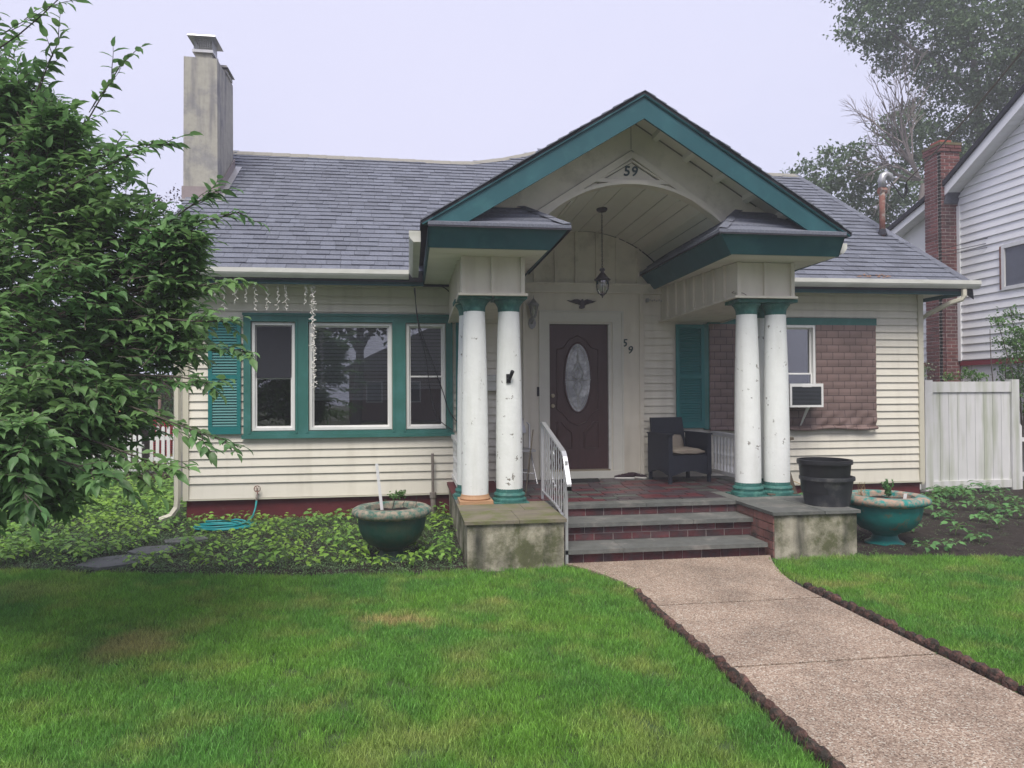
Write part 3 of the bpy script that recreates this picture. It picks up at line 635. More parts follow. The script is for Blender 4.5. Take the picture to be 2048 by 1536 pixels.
# ---- left triple window
def window(par, x0, x1, z0, z1, y=-.025, split=None, blind=True, screen_top=False, fw=.035):
    wn_ = MB()
    def fr(a, b, c, d, w, y0, y1):
        wn_.box(a, a+w, y0, y1, c, d); wn_.box(b-w, b, y0, y1, c, d); wn_.box(a+w, b-w, y0, y1, c, c+w); wn_.box(a+w, b-w, y0, y1, d-w, d)
    fr(x0, x1, z0, z1, fw, y, y+.10)
    w = wn_.build('window', WHITE, par)
    def sash(a, b, c, d, yy, nm='sash'):
        s_ = MB(); t = .022
        s_.box(a, a+t, yy, yy+.025, c, d); s_.box(b-t, b, yy, yy+.025, c, d); s_.box(a+t, b-t, yy, yy+.025, c, c+t); s_.box(a+t, b-t, yy, yy+.025, d-t, d)
        s_.build(nm, WHITE, w); p_ = MB(); p_.box(a+t, b-t, yy+.010, yy+.014, c+t, d-t); p_.build('pane', GLASS, w)
    a, b, c, d = x0+fw, x1-fw, z0+fw, z1-fw
    if split:
        sash(a, b, c, split+.012, y+.035); sash(a, b, split-.012, d, y+.062)
        if screen_top:
            s_ = MB(); s_.box(a+.02, b-.02, y+.02, y+.022, split, d-.02); s_.build('insect_screen', SCREEN, w)
    else: sash(a, b, c, d, y+.04)
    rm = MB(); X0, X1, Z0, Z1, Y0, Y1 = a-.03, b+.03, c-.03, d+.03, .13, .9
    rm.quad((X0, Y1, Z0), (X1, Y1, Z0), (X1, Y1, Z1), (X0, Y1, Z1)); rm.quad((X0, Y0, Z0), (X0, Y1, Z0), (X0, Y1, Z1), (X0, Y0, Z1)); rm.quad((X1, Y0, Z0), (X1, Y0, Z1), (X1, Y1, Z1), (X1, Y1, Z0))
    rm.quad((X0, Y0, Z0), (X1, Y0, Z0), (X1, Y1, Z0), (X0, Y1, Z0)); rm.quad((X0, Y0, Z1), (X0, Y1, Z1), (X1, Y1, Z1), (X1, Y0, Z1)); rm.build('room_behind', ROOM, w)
    if blind:
        bl = MB(); z = d-.02; k = 0
        bottom = c+(d-c)*blind
        while z > bottom:
            bl.hexa([(a, .135, z-.042), (b, .135, z-.042), (b, .14, z-.042), (a, .14, z-.042), (a, .150, z), (b, .150, z), (b, .155, z), (a, .155, z)], rnd()); z -= .05
        bl.build('blind', BLIND, w)
    return w
unit = MB(); X0, X1, Z0, Z1 = -4.61, -1.845, 1.11, 2.765
wall_with_openings(unit, X0, X1, Z0, Z1, -.052, .0, [(-4.515, -3.945, 1.195, 2.655), (-3.775, -2.665, 1.195, 2.655), (-2.485, -1.935, 1.195, 2.655)])
unit.box(X0-.02, X1+.02, -.078, -.052, 1.10, 1.15); unit.box(X0-.012, X1+.012, -.064, -.052, 2.735, 2.772)
for a, b in ((-4.515, -3.945), (-3.775, -2.665), (-2.485, -1.935)):
    unit.box(a-.03, a-.002, -.062, -.052, 1.17, 2.68); unit.box(b+.002, b+.03, -.062, -.052, 1.17, 2.68); unit.box(a-.002, b+.002, -.062, -.052, 2.657, 2.68)
uo = unit.build('window_surround', TEAL, house)
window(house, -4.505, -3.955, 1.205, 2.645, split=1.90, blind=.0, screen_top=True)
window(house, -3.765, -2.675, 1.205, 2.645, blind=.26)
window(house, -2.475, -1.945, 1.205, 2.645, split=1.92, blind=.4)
# ---- shutters
def shutter(x0, x1, z0, z1, y=-.038):
    m = MB(); w = .05; mid = (z0+z1)/2
    m.box(x0, x0+w, y-.03, y, z0, z1); m.box(x1-w, x1, y-.03, y, z0, z1); m.box(x0+w, x1-w, y-.029, y, z0, z0+.10); m.box(x0+w, x1-w, y-.029, y, z1-.06, z1); m.box(x0+w, x1-w, y-.029, y, mid-.03, mid+.03)
    m.box(x0+w, x1-w, y-.006, y-.002, z0+.1, z1-.06)
    s = m.build('shutter', TEALS, house)
    lv = MB(); lv.hexa([(x0+w, -.026, -.012), (x1-w, -.026, -.012), (x1-w, -.020, -.014), (x0+w, -.020, -.014), (x0+w, -.008, .016), (x1-w, -.008, .016), (x1-w, -.004, .012), (x0+w, -.004, .012)])
    me = lv.mesh('slat', TEALS)
    for a, b in ((z0+.10, mid-.03), (mid+.03, z1-.06)):
        k = int((b-a)/.036)
        for i in range(k): link('slat', me, s, (0, y, a+(i+.5)*(b-a)/k))
shutter(-5.05, -4.64, 1.165, 2.67); shutter(-1.80, -1.42, 1.165, 2.66); shutter(1.375, 1.80, 1.165, 2.665)
# ---- right window
m = MB(); m.box(1.86, 4.54, -.06, -.0, 2.675, 2.78); m.build('window_header', TEAL, house)
m = MB(); m.box(1.80, 1.875, -.055, 0, 1.14, 2.675); m.build('window_casing', TEAL, house)
window(house, 2.62, 3.54, 1.46, 2.67, y=-.06, split=1.95, blind=.0)
# ---- entry panel, door frame and door
m = MB(); wall_with_openings(m, -.835, .875, .47, 3.10, -.036, 0, [(-.50, .42, .52, 2.68)]); m.box(-.86, -.80, -.055, -.036, .47, 3.1); m.box(.83, .89, -.055, -.036, .47, 3.1); m.build('entry_panel', CREAM2, house)
m = MB(); m.box(-1.1, 1.25, -.07, 0, 3.10, 3.13); m.box(-1.1, 1.25, -.05, 0, 3.13, 3.22); m.box(-1.1, 1.25, -.065, 0, 3.22, 3.245); m.build('frieze_board', CREAMD, house)
for i, x in enumerate((-.68, -.38, -.08, .22, .52, .82)):
    zt = 2.485+math.sqrt(max(.01, 1.5**2-(x-.03)**2)); b = MB(); b.box(x-.022, x+.022, -.032, .002, 3.245, zt); b.build('batten', CREAMD, house)
fr = MB(); fr.box(-.61, -.50, -.055, .02, .50, 2.82); fr.box(.43, .565, -.055, .02, .50, 2.82); fr.box(-.50, .43, -.055, .02, 2.685, 2.82)
fr.box(-.635, -.61, -.07, -.02, .50, 2.845); fr.box(.565, .59, -.07, -.02, .5, 2.845); fr.box(-.61, .565, -.07, -.02, 2.82, 2.845)
fr.box(-.61, .565, -.065, .02, .47, .575); fr.box(-.50, -.48, -.03, .06, .575, 2.685); fr.box(.40, .43, -.03, .06, .575, 2.685); fr.box(-.48, .4, -.03, .06, 2.66, 2.685)
dfo = fr.build('door_frame', mat('door_frame_paint', (.60, .59, .53), .5, .06, 4), house)
m = MB(); m.box(-.48, .40, .02, .07, .59, 2.66)
do = m.build('door', DOORM, house)
m = MB(); m.box(-.48, .40, -.01, .06, .575, .60); m.build('threshold', BRASS, do)
m = MB(); m.box(.375, .40, -.03, .018, .60, 2.655); m.build('storm_door_frame', GUTTER, do)
CX, CZ = -.065, 1.90
def oval(a, b, y, k=40): return [(CX+a*math.cos(t), y, CZ+b*math.sin(t)) for t in np.linspace(0, 2*PI, k+1)]
m = MB(); m.tube(oval(.195, .495, .012), .016, 6, False); m.build('oval_moulding', DOORM, do)
vs = [(CX, .006, CZ)]+oval(.19, .49, .006)[:-1]; m = MB(); m.add(vs, [(0, 1+i, 1+(i+1) % 40) for i in range(40)]); m.build('oval_glass', FROST, do)
m = MB(); CA = mat('lead_came', (.45, .45, .42), .35, metal=.6)
m.tube(oval(.150, .435, .002), .004, 4, False)
m.tube([(CX, .002, CZ-.48), (CX, .002, CZ+.48)], .004, 4)
for s in (-1, 1):
    m.tube([(CX, .001, CZ+.25), (CX+s*.09, .001, CZ+.05), (CX+s*.02, .001, CZ-.05), (CX+s*.07, .001, CZ-.12), (CX, .001, CZ-.26)], .005, 4)
    m.tube([(CX, .001, CZ+.15), (CX+s*.05, .001, CZ+.08), (CX+s*.07, .001, CZ+.0), (CX, .001, CZ-.02)], .005, 4)
    m.tube([(CX+s*.19, .002, CZ-.03), (CX+s*.03, .002, CZ-.04)], .005, 4)
for z in (.30, -.30): m.tube([(CX, .0, CZ+z+.03), (CX+.02, .0, CZ+z), (CX, .0, CZ+z-.03), (CX-.02, .0, CZ+z), (CX, .0, CZ+z+.03)], .004, 4)
m.build('lead_came', CA, do)
# raised mouldings
def moul(pts, r_=.011): m = MB(); m.tube([(x, .018, z) for x, z in pts], r_, 6); m.build('moulding', DOORM, do)
moul([(CX-.30, 2.30), (CX-.20, 2.33), (CX-.12, 2.44), (CX, 2.50), (CX+.12, 2.44), (CX+.20, 2.33), (CX+.30, 2.30), (CX+.30, 1.45), (CX+.22, 1.40), (CX+.12, 1.27), (CX, 1.22), (CX-.12, 1.27), (CX-.22, 1.40), (CX-.30, 1.45), (CX-.30, 2.30)])
moul([(CX-.30, .90), (CX-.30, 1.27), (CX-.24, 1.27), (CX-.17, 1.19), (CX-.09, 1.12), (CX-.09, .90), (CX-.30, .90)])
moul([(CX+.30, .90), (CX+.30, 1.27), (CX+.24, 1.27), (CX+.17, 1.19), (CX+.09, 1.12), (CX+.09, .90), (CX+.30, .90)])
m = MB(); m.prism([(CX-.28, .92), (CX-.11, .92), (CX-.11, 1.10), (CX-.2, 1.18), (CX-.25, 1.25), (CX-.28, 1.25)], .012, .02, 'y'); m.build('raised_panel', DOORM, do)
m = MB(); m.prism([(CX+.28, .92), (CX+.28, 1.25), (CX+.25, 1.25), (CX+.2, 1.18), (CX+.11, 1.10), (CX+.11, .92)], .012, .02, 'y'); m.build('raised_panel', DOORM, do)
for z, nm in ((1.645, 'deadbolt'), (1.50, 'door_knob')):
    m = MB(); m.tube([(-.43, .02, z), (-.43, -.005, z)], .028, 14); m.tube([(-.43, -.005, z), (-.43, -.03, z)], [.018, .022], 12); m.build(nm, BRASS, do)

# ---- house numbers
def numeral(txt, x, y, z, size, par=None, shear=.15, mat_=INK, ext=.006):
    cu = bpy.data.curves.new('numeral', 'FONT'); cu.body = txt; cu.size = size; cu.extrude = ext; cu.shear = shear; cu.offset = size*.012; cu.materials.append(mat_)
    tmp = bpy.data.objects.new('tmp', cu); me = bpy.data.meshes.new_from_object(tmp); bpy.data.objects.remove(tmp); me.name = 'numeral'
    return link('numeral', me, par, (x, y, z), (PI/2, 0, 0))
o = numeral('5', .575, -.04, 2.345, .15); tag(o, 'dark numeral 5 on the cream panel right of the door', 'house number', 'house numbers by the door')
o = numeral('9', .655, -.04, 2.245, .15); tag(o, 'dark numeral 9 hung lower beside the door', 'house number', 'house numbers by the door')

# ================================================================== PORCH
porch = thing('porch', 'brick floored front porch with arched gable roof on white columns', 'porch', (0, -2, 0))
# floor slab and pieces
m = MB(); m.box(-1.87, 2.09, -2.26, .0, -.05, .438); m.build('floor_slab', MORTD, porch)
TILE = mat('porch_paver', (.060, .043, .050), .38, .25, 8, .15, 60, spec=.5)
TILER = mat('porch_paver_red', (.105, .028, .034), .38, .25, 8, .15, 60, spec=.5)
TILEG = mat('porch_paver_grey', (.080, .092, .082), .4, .25, 8, .15, 60, spec=.5)
y = -2.06; tm = {}
while y < -.03:
    h = .145; x = -1.27-ur(0, .2)
    while x < 1.88:
        w = random.choice((.15, .3, .3, .3)); x0_ = max(x, -1.27); x1_ = min(x+w, 1.88)
        if x1_-x0_ > .05:
            cm = random.choices((TILE, TILER, TILEG), (.52, .33, .15))[0]; k = (round(x1_-x0_, 2), cm.name)
            if k not in tm:
                q = MB(); q.box(.006, k[0]-.006, .006, h-.006, .0, .025); tm[k] = q.mesh('paver', cm)
            link('paver', tm[k], porch, (x0_, y, .440+ur(0, .003)))
        x += w
    y += h
# bluestone treads with brick risers
def treads(x0, x1, yb, yf, zt, th=.042, parts=3):
    xs = [x0]+sorted(ur(x0+.5, x1-.5) for _ in range(parts-1))+[x1]
    for a, b in zip(xs, xs[1:]):
        m = MB(); m.box(a+.002, b-.002, yf, yb, zt-th, zt); m.build('tread', BLUEST, porch)
treads(-.95, 1.20, -2.065, -2.30, .468, .042, 2)
treads(-.95, 1.20, -2.27, -2.68, .340, .042, 2)
treads(-.95, 1.17, -2.63, -3.05, .150, .042, 2)
def riser(x0, x1, y, z0, z1, rows):
    m = MB(); m.box(x0, x1, y+.006, y+.1, z0, z1); ro = m.build('riser', MORTAR, porch); h = (z1-z0)/rows; mm = {}
    for k in range(rows):
        x = x0-(.0 if k % 2 == 0 else .1)
        while x < x1-.02:
            a = max(x, x0); b = min(x+.205, x1)
            if b-a > .03:
                kk = round(b-a, 3)
                if kk not in mm: q = MB(); q.box(.005, kk-.005, 0, .05, .005, h-.005); mm[kk] = q.mesh('brick', BRICK)
                link('brick', mm[kk], ro, (a, y+ur(-.003, .002), z0+k*h))
            x += .205
riser(-.95, 1.2, -2.27, .340, .426, 1); riser(-.95, 1.2, -2.63, .150, .298, 2); riser(-.95, 1.17, -2.99, .0, .108, 1)
m = MB(); m.box(-.95, 1.2, -2.55, -2.2, -.05, .295); m.box(-.95, 1.2, -2.9, -2.5, -.05, .105); m.build('step_core', MORTD, porch)
# cheek walls
m = MB(); m.box(-1.90, -.96, -3.08, -.02, -.05, .44); m.build('cheek_wall', STUCCO, porch)
m = MB(); m.box(1.215, 2.12, -3.10, -.02, -.05, .43); rc = m.build('cheek_wall', STUCCO, porch)
for (a, b, c, d, mt) in ((-1.93, -1.40, -3.11, -2.52, BLUEMOSS), (-1.40, -.935, -3.11, -2.52, BLUEMOSS), (-1.93, -1.25, -2.515, -1.95, BLUEMOSS), (-1.25, -.935, -2.515, -1.95, BLUEMOSS), (-1.93, -1.28, -1.945, -1.2, BLUEST),
                     (1.185, 1.75, -3.13, -2.3, BLUEST), (1.755, 2.15, -3.13, -2.3, BLUEST), (1.185, 2.15, -2.295, -1.6, BLUEST)):
    m = MB(); m.box(a+.002, b-.002, c+.002, d-.002, .438, .470); m.build('coping_stone', mt, porch)
m = MB(); m.box(-1.93, -1.28, -1.195, -.02, .43, .466); m.build('side_coping', RED, porch); m = MB(); m.box(1.89, 2.15, -1.595, -.02, .43, .466); m.build('side_coping', BLUEST, porch)
# brick face of the right cheek wall towards the steps
z = 0.0
k = 0
while z < .43:
    h = min(.0865, .437-z); y = -3.10-(.1 if k % 2 else 0)
    while y < -2.2:
        a, b = max(y, -3.10), min(y+.205, -2.2)
        if b-a > .03:
            q = MB(); q.box(1.200, 1.216, a+.005, b-.005, z+.005, z+h-.005); q.build('brick', BRICKP, rc)
        y += .205
    z += h; k += 1
# columns
def column(x, y, label=None, new_base=False, lean=0.):
    prof = [(.150, .0), (.152, .25), (.150, .7), (.142, 1.3), (.128, 1.8), (.119, 2.06)]
    m = MB(); m.lathe([(r_, z+.56) for r_, z in prof], (0, 0, 0), 32, True)
    me = m.mesh('column', COLW, True); me.set_sharp_from_angle(angle=R(50)); c = link('column', me, porch, (x, y, 0), (0, R(lean), 0))
    m = MB(); m.lathe([(.119, 2.60), (.124, 2.61), (.124, 2.63), (.128, 2.66), (.15, 2.70), (.165, 2.715), (.165, 2.735)], (x, y, 0), 28, True); m.box(x-.185, x+.185, y-.185, y+.185, 2.735, 2.775)
    smooth_by_angle(m.build('capital', TEALC, c))
    m = MB()
    if new_base:
        m.box(x-.185, x+.185, y-.185, y+.185, .470, .505); m.cur = 1; m.lathe([(.165, .505), (.172, .52), (.160, .545), (.155, .565)], (x, y, 0), 28, True); m.cur = 0
        m.build('base', [WOODN, WOODN], c)
    else:
        m.lathe([(.190, .470), (.195, .49), (.190, .51), (.172, .52), (.170, .535), (.178, .55), (.172, .568), (.153, .58), (.151, .62)], (x, y, 0), 28, True)
        m.box(x-.195, x+.195, y-.195, y+.195, .462, .480)
        smooth_by_angle(m.build('base', TEALC, c))
    return c
column(-1.715, -1.90, new_base=True); column(-1.325, -1.90); column(-1.735, -1.48); column(1.535, -1.90, lean=-.0); column(1.90, -1.90); column(1.905, -1.48)
# beams (board-and-batten boxes running back to the wall)
def beam(xl0, xr0, xl1, xr1, zb0, zb1, zt):
    m = MB(); m.hexa([(xl0, -2.10, zb0), (xr0, -2.10, zb0), (xr1, -.02, zb1), (xl1, -.02, zb1), (xl0, -2.10, zt), (xr0, -2.10, zt), (xr1, -.02, zt), (xl1, -.02, zt)])
    b = m.build('beam_box', CREAM2, porch)
    t = MB(); t.box(xl0-.035, xr0+.035, -2.145, -2.10, zb0-.015, zb0+.012); t.build('trim_strip', CREAM2, b)
    w = xr0-xl0
    for x in (xl0+.02, (xl0+xr0)/2, xr0-.02):
        q = MB(); q.box(x-.022, x+.022, -2.130, -2.10, zb0+.012, zt); q.build('batten', CREAM2, b)
    for i in range(1, 8):
        t = i/8; y = -2.10+2.08*t; zb = zb0+(zb1-zb0)*t
        for (xa, s) in ((xl0+(xl1-xl0)*t, -1), (xr0+(xr1-xr0)*t, 1)):
            q = MB(); q.box(min(xa, xa+s*.030), max(xa, xa+s*.030), y-.022, y+.022, zb+.012, zt); q.build('batten', CREAM2, b)
    for (xa, xb_, s) in ((xl0, xl1, -1), (xr0, xr1, 1)):
        q = MB(); x_a, x_b = xa+s*.035, xb_+s*.035
        q.hexa([(min(xa, x_a), -2.10, zb0-.012), (max(xa, x_a), -2.10, zb0-.012), (max(xb_, x_b), -.02, zb1-.012), (min(xb_, x_b), -.02, zb1-.012), (min(xa, x_a), -2.10, zb0+.014), (max(xa, x_a), -2.10, zb0+.014), (max(xb_, x_b), -.02, zb1+.014), (min(xb_, x_b), -.02, zb1+.014)]); q.build('trim_strip', CREAM2, b)
beam(-1.872, -1.175, -1.873, -1.22, 2.775, 2.66, 3.19); beam(1.315, 2.02, 1.16, 2.05, 2.79, 2.70, 3.19)
# eave returns: leaning fascias, soffits and small hipped pent roofs
def pent(xo, xi, apx, apz, s, top, bot):
    # xo outer end, xi inner end (at the top of the fascia)
    xib = xi-s*.17 if True else xi; Y0, Y0b = -2.64, -2.52
    m = MB()
    # front fascia
    A = (xo, Y0, top); B = (xi, Y0, top); C_ = (xi-s*.0, 0, top-.03)
    Ab = (xo-s*-.0, Y0b, bot); Bb = (xib, Y0b, bot); Cb = (xib, 0, bot-.03)
    def slab(p, q, qb, pb, off):
        o = Vector(off); vs = [Vector(v) for v in (p, q, qb, pb)]
        m.hexa([tuple(vs[3]), tuple(vs[2]), tuple(vs[2]+o), tuple(vs[3]+o), tuple(vs[0]), tuple(vs[1]), tuple(vs[1]+o), tuple(vs[0]+o)])
    slab(A, B, Bb, Ab, (0, .022, 0)); slab((B[0], B[1]+.001, B[2]), C_, Cb, (Bb[0], Bb[1]+.001, Bb[2]), (-s*.022, 0, 0))
    slab((xo, Y0, top), (xo, -.46, top-.03), (xo, -.46, bot-.03), (xo, Y0b, bot), (s*.022, 0, 0))
    m.build('eave_fascia', TEALB, porch)
    # soffit boards
    lo, hi = sorted((xo, xib)); k = 9; yy = np.linspace(-2.5, -.03, k+1)
    for a, b in zip(yy, yy[1:]):
        q = MB(); q.box(lo+.022, hi-.022, a+.004, b-.004, bot-.004, bot+.01); q.build('soffit_board', SOFFIT, porch)
    # pent roof surface, in shingle courses
    q = MB(); T = top+.012; ap = (apx, -2.10, apz); ap2 = (apx, 0, apz-.03)
    q.cur = 1
    q.add([(xo, Y0-.03, T), (xi+s*.03, Y0-.03, T), ap, (xo, -2.10, apz), (xo, Y0-.03, T-.02), (xi+s*.03, Y0-.03, T-.02)], [(0, 1, 2, 3), (4, 5, 1, 0)])
    q.add([(xi+s*.03, Y0-.03, T), (xi+s*.03, 0, T-.03), ap2, ap, (xi+s*.03, Y0-.03, T-.02), (xi+s*.03, 0, T-.05)], [(0, 1, 2, 3), (4, 5, 1, 0)])
    q.cur = 0
    for i in range(4):
        t0, t1 = i/4, (i+1)/4+.02
        def F(x, t): return (x, (Y0-.03)+(.57)*t, T+(apz-T)*t+.008+(0 if t == t1 else .024))
        xe0 = (xi+s*.03)+(apx-(xi+s*.03))*t0; xe1 = (xi+s*.03)+(apx-(xi+s*.03))*t1
        q.add([F(xo, t0), F(xe0, t0), F(xe1, t1), F(xo, t1), tuple(Vector(F(xo, t0))-Vector((0, 0, .034))), tuple(Vector(F(xe0, t0))-Vector((0, 0, .034)))], [(0, 1, 2, 3), (4, 5, 1, 0)], ur(.2, .8))
        xs0, xs1 = xe0, xe1; y0_ = (Y0-.03)+.57*t0; y1_ = (Y0-.03)+.57*t1
        for j in range(9):
            a = y0_+(0-y0_)*j/9; b = y0_+(0-y0_)*(j+1)/9; a1 = max(a, y1_) if j == 0 else a
            z0_, z1_ = T+(apz-T)*t0+.032, T+(apz-T)*t1+.008
            q.add([(xs0, a+.003, z0_-.03*(j/9)), (xs0, b-.003, z0_-.03*(j/9)), (xs1, b-.003, z1_-.03*(j/9)), (xs1, a1+.003, z1_-.03*(j/9)), (xs0, a+.003, z0_-.034-.03*(j/9)), (xs0, b-.003, z0_-.034-.03*(j/9))], [(0, 1, 2, 3), (4, 5, 1, 0)], ur(.1, .9))
    # hip cap
    pr = q.build('pent_roof', [SHING, DARKR], porch)
    hcap = MB(); a = Vector((xi+s*.03, Y0-.03, T+.040)); b = Vector((apx, -2.1, apz+.03))
    for i in range(3):
        p, r_ = a+(b-a)*(i/3), a+(b-a)*((i+1)/3)
        hcap.add([tuple(p+Vector((-s*.09, -.0, .004))), tuple(p+Vector((0, 0, .010))), tuple(p+Vector((0, .09, .004))), tuple(r_+Vector((-s*.09, 0, -.002))), tuple(r_+Vector((0, 0, .006))), tuple(r_+Vector((0, .09, -.002)))], [(0, 1, 4, 3), (1, 2, 5, 4)], ur(.3, .7))
    hcap.build('hip_shingle', SHING, pr)
pent(-2.25, -.80, -1.17, 3.73, 1, 3.385, 3.195)
pent(2.33, .88, 1.31, 3.77, -1, 3.395, 3.20)
# gable roof slabs
GX = .035; HX = 2.36; GZ0, GZ1 = 3.43, 4.88
def gslab(s, m, y0, y1, off, th):
    xo = GX+s*HX; m.hexa([(GX, y0, GZ1+off-th), (xo, y0, GZ0+off-th), (xo, y1, GZ0+off-th), (GX, y1, GZ1+off-th), (GX, y0, GZ1+off), (xo, y0, GZ0+off), (xo, y1, GZ0+off), (GX, y1, GZ1+off)])
m = MB(); gslab(-1, m, -2.66, 1.6, 0, .03); gslab(1, m, -2.66, 1.6, 0, .03); go = m.build('gable_roof', DARKR, porch)
gs = math.hypot(HX, GZ1-GZ0)
q = MB()
for s in (-1, 1):
    for i in range(20):
        t0, t1 = i/20, min(1, (i+1.2)/20); jag = ur(-.012, .012)
        X = lambda t: GX+s*HX*(1-t); Z = lambda t: GZ0+(GZ1-GZ0)*t
        for j in range(14):
            a = -2.68+jag*(j == 0)+j*.306; b = a+.300
            if a > 1.4: break
            q.hexa([(X(t0), a, Z(t0)), (X(t1), a, Z(t1)), (X(t1), b, Z(t1)), (X(t0), b, Z(t0)), (X(t0), a, Z(t0)+.018), (X(t1), a, Z(t1)+.004), (X(t1), b, Z(t1)+.004), (X(t0), b, Z(t0)+.018)], rnd()*.98+.01)
q3 = q.build('gable_shingles', SHING, go); q3['kind'] = 'stuff'
# bargeboards
def barge(s):
    xo = GX+s*(HX-.02); zt = GZ0-.03; zc = 3.400
    sl = (GZ1-GZ0)/HX; topz = lambda x: GZ1-.03-abs(x-GX)*sl
    drop = .255
    xcut = GX+s*((GZ1-.03-drop-zc)/sl)
    poly = [(xo, zc), (xcut, zc), (GX, GZ1-.03-drop), (GX, GZ1-.03), (xo, topz(xo))]
    if s > 0: poly = poly[::-1]
    m = MB(); m.prism(poly, -2.64, -2.612, 'y')
    b = m.build('bargeboard', TEALB, porch)
    xi_ = GX+s*(HX-.1)
    t = MB(); p0 = Vector((GX, -2.652, topz(GX)-.012)); p1 = Vector((xo, -2.652, topz(xo)-.012)); t.tube([p0, p1], .012, 5); t.build('edge_moulding', TEALB, b)
barge(-1); barge(1)
# soffit under the rake between bargeboard and gable face, with lookouts
sl = (GZ1-GZ0)/HX
for s in (-1, 1):
    q = MB(); off = -.075
    A = GX; B = GX+s*2.28
    za, zb = GZ1+off, GZ1+off-2.28*sl
    q.hexa([(A, -2.61, za-.01), (B, -2.61, zb-.01), (B, -2.0, zb-.01), (A, -2.0, za-.01), (A, -2.61, za), (B, -2.61, zb), (B, -2.0, zb), (A, -2.0, za)]); so = q.build('rake_soffit', SOFFIT, porch)
    for i in range(6):
        d_ = .30+i*.36; x = GX+s*d_; z = za-d_*sl-.01
        l_ = MB(); l_.hexa([(x-.025, -2.61, z-.06+s*.016), (x+.025, -2.61, z-.06-s*.016), (x+.025, -2.1, z-.06-s*.016), (x-.025, -2.1, z-.06+s*.016), (x-.025, -2.61, z+s*.016), (x+.025, -2.61, z-s*.016), (x+.025, -2.1, z-s*.016), (x-.025, -2.1, z+s*.016)]); l_.build('lookout', SOFFIT, so)
# gable face with arch
ARX, ARR = .08, 1.5
def arch(x, top=4.045): return top-ARR+math.sqrt(max(0, ARR**2-(x-ARX)**2))
def gtop(x): return 4.834-abs(x-GX)*sl
m = MB(); xs = sorted(set([-1.62, .05, 1.70]+list(np.round(np.linspace(-1.6, 1.68, 42), 3))+[-1.06, 1.22]))
def gbot(x): return arch(x) if -1.06 < x < 1.22 else 3.55
for a, b in zip(xs, xs[1:]):
    za, zb = (arch(a) if -1.0601 <= a <= 1.2201 and (a+b)/2 > -1.06 and (a+b)/2 < 1.22 else 3.50), (arch(b) if (a+b)/2 > -1.06 and (a+b)/2 < 1.22 else 3.50)
    ta, tb = gtop(a), gtop(b)
    if ta < za: ta = za+.001
    if tb < zb: tb = zb+.001
    m.hexa([(a, -2.10, za), (b, -2.10, zb), (b, -2.0, zb), (a, -2.0, za), (a, -2.10, ta), (b, -2.10, tb), (b, -2.0, tb), (a, -2.0, ta)])
gf = m.build('gable_face', CREAMD, porch)
m = MB(); xs = np.linspace(-1.05, 1.21, 30)
for a, b in zip(xs, xs[1:]): m.hexa([(a, -2.15, arch(a)-.004), (b, -2.15, arch(b)-.004), (b, -2.101, arch(b)-.004), (a, -2.101, arch(a)-.004), (a, -2.15, arch(a)+.035), (b, -2.15, arch(b)+.035), (b, -2.101, arch(b)+.03), (a, -2.101, arch(a)+.03)])
m.build('arch_trim', CREAMD, gf)
def bar(p, q_, w, y0, y1, nm, mt, par):
    p, q_ = Vector((p[0], 0, p[1])), Vector((q_[0], 0, q_[1])); d_ = (q_-p).normalized(); n_ = Vector((-d_.z, 0, d_.x))*w/2
    c = [p-n_, q_-n_, q_+n_, p+n_]; m = MB(); m.hexa([(c[0].x, y0, c[0].z), (c[1].x, y0, c[1].z), (c[1].x, y1, c[1].z), (c[0].x, y1, c[0].z), (c[3].x, y0, c[3].z), (c[2].x, y0, c[2].z), (c[2].x, y1, c[2].z), (c[3].x, y1, c[3].z)]); return m.build(nm, mt, par)
for s in (-1, 1):
    bar((.065, 4.385), (.065+s*1.12, 4.385-1.12*.66), .075, -2.140-.0006*(s > 0), -2.101, 'rake_trim', CREAM2, gf)
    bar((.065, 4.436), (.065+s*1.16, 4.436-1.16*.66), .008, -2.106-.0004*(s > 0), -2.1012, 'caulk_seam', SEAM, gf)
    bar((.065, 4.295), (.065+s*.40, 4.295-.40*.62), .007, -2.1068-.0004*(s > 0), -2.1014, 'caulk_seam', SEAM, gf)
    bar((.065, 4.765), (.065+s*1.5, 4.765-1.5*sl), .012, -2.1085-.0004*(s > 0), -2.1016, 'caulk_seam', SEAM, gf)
    bar((.065, 4.31), (.065+s*.36, 4.31-.36*.6), .02, -2.127-.0006*(s > 0), -2.1015, 'panel_trim', CREAM2, gf)
    bar((.065+s*.52, 4.015), (.065+s*.93, 3.745), .03, -2.121, -2.102, 'spandrel_trim', CREAM2, gf)
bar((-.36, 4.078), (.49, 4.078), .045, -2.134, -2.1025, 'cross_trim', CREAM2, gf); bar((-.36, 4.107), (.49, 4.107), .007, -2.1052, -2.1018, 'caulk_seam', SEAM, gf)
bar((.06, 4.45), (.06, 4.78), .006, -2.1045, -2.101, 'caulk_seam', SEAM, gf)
numeral('5', -.035, -2.108, 4.145, .155, gf, .12); numeral('9', .055, -2.108, 4.145, .155, gf, .12)
for (x0_, x1_, z) in ((-1.62, -1.10, 3.66), (1.26, 1.74, 3.70)):
    m = MB(); m.box(x0_, x1_, -2.15, -2.10, z-.02, z+.02); m.build('cornice_return', CREAMD, gf)
